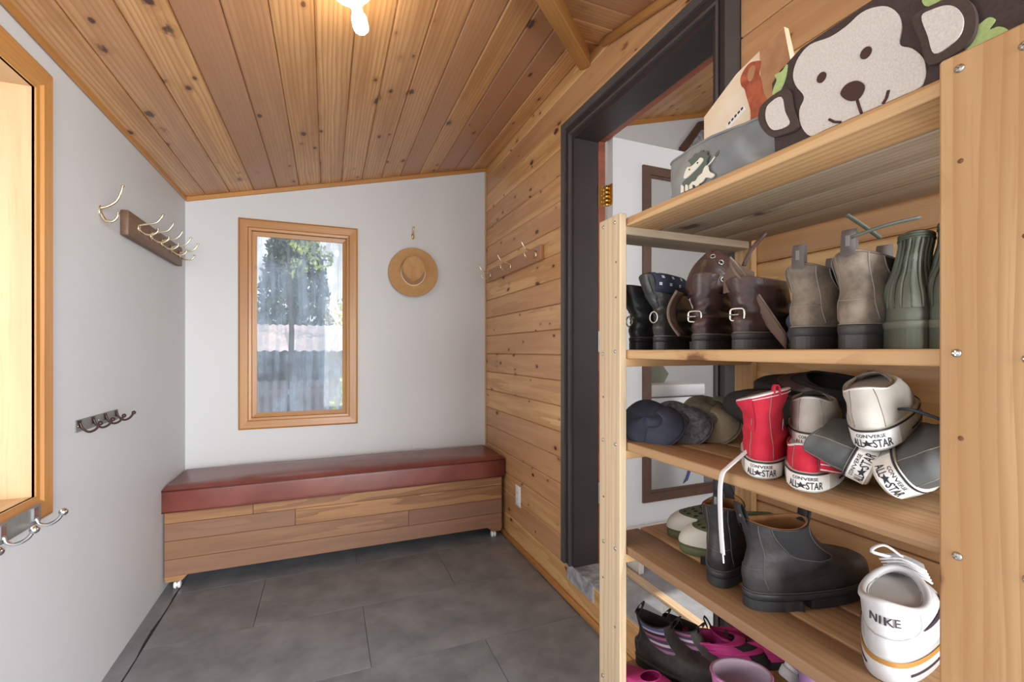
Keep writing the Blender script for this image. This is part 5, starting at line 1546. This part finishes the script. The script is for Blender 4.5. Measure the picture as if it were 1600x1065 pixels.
z3 = SZ[2]
rg = 'red canvas high top shoes'
r, S = canvas_shoe('canvas_shoe', 'red canvas high top shoe standing upright with a lace hanging off the shelf', (0.668, 0.548), 34, z3, rg, 'canvas_red', high=True, seed=2, tilt=0.32)
part('heel_loop', loop_tab(S.p(PI * 1.2, .985) + Vector((0, 0, -.004)), (0.6, -.8, 0), .018, .010), M['canvas_red'], r)
part('fold', S.patch(PI * .45, PI * .92, .60, .985, .003, 14, 12), M['canvas_red'], r)
band_ = [S.p(2 * PI * i / 40, .95, .002) for i in range(40)]
part('stitching', MB().tube(band_, .0008, 5, closed=True), M['lace_white'], r)
an = part('ankle_patch', MB().lathe([(0, .0012), (.010, .0010), (.011, 0)], 16, 'Y', tuple(S.p(PI * 1.42, .62, .002))), M['label_white'], r)
# lace hanging over the shelf edge
inv = r.matrix_basis.inverted()
lw = [(0.700, 0.585, 1.032), (0.676, 0.592, 1.014), (0.652, 0.596, 0.997), (0.638, 0.597, 0.985), (0.632, 0.596, 0.955), (0.6315, 0.594, 0.90), (0.633, 0.591, 0.850)]
pts = [inv @ Vector(p) for p in smoothpts(lw, 6)]
lc = part('loose_lace', MB().tube(pts, .0062, 8, flat=.3), M['lace_white'], r, label='flat white lace hanging down over the shelf edge')
part('lace_tip', MB().tube([inv @ Vector((0.633, 0.591, 0.852)), inv @ Vector((0.634, 0.590, 0.834))], .0014, 6), M['lace_white'], lc)
r, S = canvas_shoe('canvas_shoe', 'red canvas high top shoe with its ankle folded down under the white shoe', (0.668, 0.473), 28, z3, rg, 'canvas_red', high=False, seed=4, hs=0.72)
def redfold(u, v):
    a = PI * (1.02 + 0.80 * u)
    b = S.p(a, 0.97, .004)
    return Vector((b.x + .006 * u, b.y - .018 * math.sin(v * 1.8) , b.z + .010 * math.sin(v * PI) - .036 * v))
o_ = part('folded_ankle', MB().grid(redfold, 16, 8), M['canvas_red'], r); o_.modifiers.new('thickness', 'SOLIDIFY').thickness = .002
part('stitching', MB().tube([redfold(i / 16, .96) for i in range(17)], .0011, 5), M['lace_white'], o_)
part('stitching', MB().tube([redfold(i / 16, .84) for i in range(17)], .0008, 5), M['lace_white'], o_)

wg = 'white canvas low shoes'
r, S = canvas_shoe('canvas_shoe', 'white canvas low shoe resting on top of the red shoes', (0.728, 0.506), 30, 1.037, wg, 'canvas_white', seed=3)
r, S = canvas_shoe('canvas_shoe', 'white canvas low shoe lying tilted on top of the charcoal shoes', (0.694, 0.394), 22, 1.062, wg, 'canvas_white', roll=-9, pitch=8, seed=5)
cg = 'charcoal canvas shoes'
r, S = canvas_shoe('canvas_shoe', 'charcoal canvas shoe lying on its side against the red shoe', (0.692, 0.392), 24, 1.030, cg, 'canvas_charcoal', high=False, roll=-68, seed=6)
r, S = canvas_shoe('canvas_shoe', 'charcoal canvas shoe on its side nearest the near rack post', (0.676, 0.376), 20, 1.025, cg, 'canvas_charcoal', high=True, roll=56, seed=7)

# ---- slip-ons, clogs and sandals at the far end of that shelf
def mule(name, label, heel, yaw, z, L, w, top, side, sole_m, group=None, hgt=0.05, roll=0, pitch=0, cat='slipper'):
    r = shoe_root(name, label, cat, heel, yaw, z, group, roll, pitch)
    S = Last([(0, .016, L, .016, w, 1), (0, .022, L, .024, w, 1), (L * .02, .024, L * .97, .036, w * .97, .95), (L * .10, .026, L * .88, hgt * .9, w * .92, .85), (L * .26, .032, L * .74, hgt, w * .84, .6), (L * .38, .040, L * .60, hgt * 1.04, w * .70, .3)], asym=.01, wr=.0006)
    part('upper', S.loft(40, 24), M[top], r)
    part('footbed', S.sole(.012, .020, -.002, -.001), M[side], r)
    part('sole', S.sole(0, .016, .002, .003), M[sole_m], r)
    part('binding', MB().tube([S.p(2 * PI * i / 40, 1.0) for i in range(40)], .0016, 6, closed=True), M[side], r)
    return r, S
def cap(label, loc, zdir, tip, crown_m, visor_m, group, stud=False, layers=1):
    z_ = Vector(zdir).normalized(); t_ = Vector(tip); t_ = (t_ - z_ * t_.dot(z_)).normalized()
    y_ = -t_; x_ = y_.cross(z_)
    Mx = Matrix((x_, y_, z_)).transposed()
    c_ = empty('baseball_cap', loc, Mx.to_euler(), label, 'cap', group)
    def dome(u, v):
        q = 2 * PI * u; th = v * PI / 2
        return Vector((.062 * math.cos(q) * math.cos(th), .030 + .060 * math.sin(q) * math.cos(th), -.016 + .020 * math.sin(th) ** .8 + .003 * math.sin(q * 3)))
    part('crown', MB().grid(dome, 36, 12, True), M[crown_m], c_)
    def vis(u, v, dz=0.0, sc=1.0):
        q = -PI / 2 + (u - .5) * 2.9
        r0 = .022; r1 = .066 * sc
        rr_ = r0 + (r1 - r0) * v
        return Vector((rr_ * math.cos(q) * .96, .012 + rr_ * math.sin(q) * 1.15, .010 * (1 - v) - .016 * (math.cos(q)) ** 2 * v + dz + .006 * math.sin(PI * v)))
    for i in range(layers):
        o_ = part('visor', MB().grid(lambda u, v: vis(u, v, -.004 * i, 1 - .03 * i), 26, 10), M[visor_m], c_)
        o_.modifiers.new('thickness', 'SOLIDIFY').thickness = .003
        part('visor_edge', MB().tube([vis(k / 26, 1.0, -.004 * i - .0015, 1 - .03 * i) for k in range(27)], .0021, 6), M[crown_m], o_)
    sp = part('strap', MB().grid(lambda u, v: dome(.58 + .09 * u, .02 + .55 * v) * 1.03 + Vector((0, 0, .002)), 6, 8), M[visor_m], c_)
    if stud:
        part('stud', MB().ball(dome(.62, .22) * 1.04 + Vector((0, 0, .004)), .0042, 8), M['zinc'], sp)
    return c_
cpg = 'caps at the far end of the shoe shelf'
cap('navy blue cap with a silver stud at the far end of the shelf', (0.722, 0.868, z3 + .044), (-.55, -.50, .62), (.62, -.60, -.45), 'cap_navy', 'cap_navy', cpg, True)
cap('charcoal speckled felt cap between the navy and taupe caps', (0.790, 0.854, z3 + .042), (-.55, -.50, .66), (.62, -.60, -.42), 'felt_charcoal', 'felt_charcoal', cpg)
cap('taupe canvas cap with a layered visor beside the dark shoes', (0.856, 0.832, z3 + .045), (-.52, -.50, .70), (.66, -.62, -.36), 'canvas_khaki', 'canvas_taupe', cpg, False, 3)
cap('khaki cap lying furthest back beside the rear post', (0.945, 0.900, z3 + .066), (-.40, -.40, .80), (.6, -.60, .1), 'canvas_khaki', 'canvas_khaki', cpg)
# black shoes heaped by the rear post
bl_ = 'black leather shoes by the rear post'
S0 = [(0, .016, .27, .016, .046, 1), (-.003, .034, .27, .034, .047, 1), (0, .052, .255, .056, .044, .95), (.004, .066, .20, .070, .040, .8), (.006, .080, .15, .084, .036, .5), (.004, .092, .135, .092, .034, .3, 0, .012)]
for lab, heel, yaw, zz, roll, seed in (('dark brown leather shoe lying on its side behind the red high top', (0.950, 0.572), 92, z3 + .046, -66, 1), ('dark brown leather shoe heaped uppermost beside the rear post', (0.995, 0.545), 90, z3 + .066, -24, 2)):
    r = shoe_root('leather_shoe', lab, 'shoe', heel, yaw, zz, bl_, roll, 8)
    S = Last(S0, asym=.01, wr=.0022, seed=seed)
    part('upper', S.loft(44, 36), M['elastic_brown'], r); part('lining', S.lining(.04), M['lining_dark'], r); part('sole', S.sole(0, .018, .003, .004), M['rubber_black'], r)
    part('strap', S.patch(-PI * .5, PI * .5, .60, .74, .003, 18, 6), M['leather_brown'], r)
# brown mesh sandal and cord at the near end
r = shoe_root('sport_sandal', 'brown and black strappy sandal behind the charcoal shoe by the near post', 'sandal', (0.80, 0.325), 4, z3 + .03, None, 0, 24)
S = Last([(0, .02, .24, .02, .044, 1), (0, .036, .235, .038, .044, .95), (.004, .056, .20, .062, .042, .8), (.006, .078, .15, .082, .038, .5), (.004, .098, .12, .100, .036, .2)], asym=.01, wr=.003, seed=3)
part('upper', S.loft(40, 30), M['brown_mesh'], r); part('lining', S.lining(.04), M['lining_dark'], r); part('sole', S.sole(0, .02), M['rubber_black'], r)
for t in (.35, .55, .75):
    part('strap', S.patch(PI * .55, PI * 1.45, t - .04, t + .04, .003, 18, 3), M['tan_strap'], r)
part('draw_cord', MB().tube(smoothpts([(0.00, .02, .10), (-.01, .05, .118), (.0, .075, .108), (.01, .085, .085)], 6), .0022, 6), M['cord_dark'], r)

# ---- shelf four: clogs with holes, white trainer
def croc(label, heel, yaw, pitch=0):
    r = shoe_root('foam_clog', label, 'clog', heel, yaw, z4, 'green foam clogs', 0, pitch)
    L, w = 0.225, 0.045
    S = Last([(0, .014, L, .014, w, 1), (-.002, .026, L + .002, .026, w * 1.02, 1), (.0, .036, L * .97, .044, w, .95), (.03, .046, L * .89, .058, w * .95, .85), (.07, .056, L * .78, .068, w * .87, .7), (.10, .066, L * .66, .076, w * .74, .4), (.115, .072, L * .60, .080, w * .62, .2)], asym=.012)
    u_ = part('upper', S.loft(44, 34), M['croc_green'], r)
    part('sole', S.sole(0, .018, .002, .003), M['croc_green'], r)
    part('lining', S.lining(.035), M['hole_dark'], r)
    part('toe_cap', S.patch(-1.05, 1.05, .13, .52, .0022, 24, 12), M['croc_toe'], r, label='pale toe cap')
    for i in range(5):
        for sg in (-1, 1):
            for t in (.60, .72, .84):
                a = sg * (.18 + .36 * i)
                c = S.p(a, t, .0012); n1 = (S.p(a + .02, t) - S.p(a - .02, t)).normalized(); n2 = (S.p(a, t + .02) - S.p(a, t - .02)).normalized()
                part('vent_hole', MB().add([c + (n1 * math.cos(k) + n2 * math.sin(k)) * .0042 for k in [2 * PI * j / 10 for j in range(10)]], [tuple(range(10))]), M['hole_dark'], u_)
    part('heel_strap', MB().tube(smoothpts([S.p(PI * .62, .5, .002), Vector((.0, .034, .060)), Vector((-.012, 0, .064)), Vector((.0, -.034, .060)), S.p(PI * 1.38, .5, .002)], 5), .005, 8, flat=1.6), M['croc_green'], r)
    return r
croc('dark green foam clog with a pale toe cap furthest along the shelf', (0.965, 0.765), 138, 0)
croc('dark green foam clog with a pale toe cap next to the black ankle boot', (0.935, 0.690), 140, 0)

# white leather trainer
r = shoe_root('white_trainer', 'white leather trainer with a gold sole line beside the near rack post', 'shoe', (0.714, 0.392), 18, z4, None)
L, w, sl = 0.27, 0.049, 0.034
S = Last([(0.001, sl - .003, L - .004, sl - .003, w, 1), (-.003, sl + .012, L - .008, sl + .012, w * 1.0, 1), (-.002, sl + .026, L * .93, sl + .026, w * .98, .95), (0, sl + .038, L * .82, sl + .040, w * .95, .88), (.002, sl + .048, L * .72, sl + .050, w * .92, .78), (.002, sl + .058, L * .62, sl + .062, w * .88, .6), (.0, sl + .068, L * .56, sl + .070, w * .84, .4, 0, .008), (.003, sl + .072, L * .54, sl + .076, w * .80, .3, 0, .016)], asym=.010)
part('upper', S.loft(52, 40), M['sneaker_white'], r)
part('lining', S.lining(.05, .008), M['sneaker_grey'], r)
part('collar', MB().tube([S.p(2 * PI * i / 44, .985, -.002) for i in range(44)], .0058, 8, closed=True), M['sneaker_white'], r)
fx = part('midsole', S.sole(0, sl, .004, .005), M['sneaker_white'], r)
def tband(z0, z1, a0, a1, off, mat, name, parent):
    return part(name, MB().grid(lambda u, v: (lambda q: Vector((q.x, q.y, z0 + (z1 - z0) * v)))(S.p(a0 + (a1 - a0) * u, 0, off)), 60, 2), M[mat], parent)
tband(.0265, .0335, 0, 2 * PI, .0066, 'sneaker_gold', 'gold_line', fx)
tband(.012, .0155, PI * 1.18, PI * 1.75, .0058, 'print_dark', 'dark_line', fx)
tband(.012, .0155, PI * .25, PI * .86, .0058, 'print_dark', 'dark_line', fx)
ht_ = part('heel_tab', S.patch(PI * .70, PI * 1.30, .34, .93, .0016, 20, 14), M['sneaker_white'], r, label='white heel tab with dark lettering')
part('stitching', S.seam([(PI * .70, .93), (PI * .70, .5), (PI * .76, .34), (PI * 1.0, .31), (PI * 1.24, .34), (PI * 1.30, .5), (PI * 1.30, .93)], .0005, .0022), M['sneaker_grey'], ht_)
def ntxt(x, y): 
    return S.p(PI + x / 0.052, 0.53 + y * 12.5, .0032)
vs, fs = text_mesh('NIKE', 0.019, lambda x, y: ntxt(x * 1.0, y * .95))
o_ = part('lettering', MB().add(vs, fs), M['print_dark'], ht_); o_['kind'] = 'stuff'
for sg in (1, -1):
    def sw(u, v, sg=sg):
        a = PI + sg * (0.98 + 1.25 * u)
        wv_ = .012 + .085 * math.sin(min(u * 1.4, 1.0) * PI * .62)
        return S.p(a, .34 - .10 * u + .16 * u * u + wv_ * 1.2 * (1 - v), .0016)
    part('side_stripe', MB().grid(sw, 24, 4), M['print_dark'], r, label='dark curved side stripe')
part('tongue', MB().grid(lambda u, v: Vector((L * (.70 - .20 * v), (u - .5) * .050, sl + .052 + .044 * v + .006 * math.sin(u * PI))), 8, 8), M['sneaker_white'], r)
for i in range(5):
    x = L * (.70 - .05 * i); zz = sl + .054 + .009 * i
    part('lace', MB().tube(smoothpts([(x, -.028, zz - .004), (x - .006, 0, zz + .008), (x, .028, zz - .004)], 4), .0036, 6, flat=.5), M['lace_white'], r)
part('lace_bow', MB().tube(smoothpts([(L * .50, .0, sl + .098), (L * .48, .022, sl + .112), (L * .44, .036, sl + .100), (L * .50, .008, sl + .094)], 5), .0034, 6, flat=.6), M['lace_white'], r)

# ---- bottom shelf
def sandal(label, heel, yaw, z):
    r = shoe_root('sport_sandal', label, 'sandal', heel, yaw, z, 'pink sport sandals', 0, 12)
    L, w = 0.185, 0.036
    S = Last([(0, .016, L, .016, w, 1), (0, .024, L, .026, w, 1), (0, .036, L * .94, .040, w * .96, .9), (.002, .048, L * .80, .052, w * .92, .75), (.002, .060, L * .62, .060, w * .86, .5), (.0, .076, L * .50, .064, w * .80, .3, 0, .016)], asym=.01)
    part('sole', S.sole(0, .020, .003, .004), M['black_mesh'], r)
    part('footbed', S.patch(0, 2 * PI, 0, .2, -.001, 36, 4), M['black_mesh'], r)
    part('heel_cup', S.patch(PI * .48, PI * 1.52, .15, .99, 0, 26, 14), M['pink_strap'], r).modifiers.new('thickness', 'SOLIDIFY').thickness = .004
    part('toe_bumper', S.patch(-PI * .42, PI * .42, .05, .62, 0, 24, 12), M['black_mesh'], r)
    for t, hh in ((.72, .07), (.42, .06)):
        part('strap', S.patch(-PI * .62, PI * .62, t - hh, t + hh, .0035, 26, 4), M['pink_strap'], r).modifiers.new('thickness', 'SOLIDIFY').thickness = .002
    part('side_strap', S.patch(PI * .28, PI * .52, .1, .8, .003, 8, 8), M['pink_strap'], r)
    part('side_strap', S.patch(PI * 1.48, PI * 1.72, .1, .8, .003, 8, 8), M['pink_strap'], r)
    part('pull_loop', loop_tab(S.p(PI, .97) + Vector((0, 0, -.004)), (1, 0, 0), .030, .011, (-.008, 0)), M['black_mesh'], r)
    part('tongue_loop', loop_tab(Vector((L * .55, 0, .060)), (1, 0, 0), .018, .010), M['black_mesh'], r)
    return r
sandal('pink and black sport sandal nearer the small dark boots', (0.855, 0.905), -52, z5 + .012)
sandal('pink and black sport sandal nearer the rear rack post', (0.915, 0.875), -50, z5 + .018)
r = shoe_root('rubber_boot', 'glittery pink rain boot standing open at the front of the bottom shelf', 'boot', (0.705, 0.668), -12, z5, None)
S = Last([(0, .018, .19, .018, .036, 1), (0, .034, .19, .036, .037, 1), (0, .052, .17, .058, .036, .85), (.002, .074, .135, .080, .035, .5), (.002, .10, .105, .105, .036, .1), (-.004, .125, .104, .125, .040, 0), (-.008, .150, .106, .148, .043, 0), (-.010, .166, .108, .160, .044, 0)], asym=.006)
part('shaft', S.loft(44, 40), M['glitter_pink'], r)
part('lining', S.lining(.09), M['boot_inside'], r)
part('rim', MB().tube([S.p(2 * PI * i / 40, 1.0) for i in range(40)], .0024, 6, closed=True), M['glitter_pink'], r)
part('sole', S.sole(0, .02, .003, .004), M['purple_trim'], r)
for lab, heel, yaw, zz, pt, rl_ in (('small white trainer with purple trim leaning against the cedar wall', (0.885, 0.672), 6, z5 + .112, -34, 10), ('small white trainer with purple trim under the black ankle boot', (0.838, 0.592), 12, z5 + .112, -34, -10)):
    r = shoe_root('small_trainer', lab, 'shoe', heel, yaw, zz, 'small white and purple trainers', rl_, pt)
    S = Last([(0, .018, .19, .018, .036, 1), (-.002, .032, .19, .032, .037, 1), (0, .048, .17, .05, .035, .9), (.003, .062, .13, .066, .032, .6), (.003, .076, .105, .082, .030, .3, 0, .01)], asym=.01)
    part('upper', S.loft(40, 30), M['sneaker_white'], r); part('lining', S.lining(.035), M['sneaker_grey'], r)
    part('sole', S.sole(0, .021, .003, .004), M['sneaker_white'], r)
    part('heel_patch', S.patch(PI * .8, PI * 1.2, .2, .9, .0015, 10, 10), M['purple_trim'], r)
    part('side_patch', S.patch(PI * 1.3, PI * 1.6, .2, .7, .0016, 10, 10), M['stripe_black'], r)
    part('side_patch', S.patch(PI * .4, PI * .7, .2, .7, .0016, 10, 10), M['stripe_black'], r)
    part('strap', S.patch(-PI * .3, PI * .3, .5, .72, .003, 14, 4), M['purple_trim'], r)
r, S = mule('flat_slipper', 'bright magenta slip on shoe at the front of the bottom shelf', (0.668, 0.945), -75, z5, 0.19, 0.036, 'pink_strap', 'pink_strap', 'rubber_black', hgt=.045)
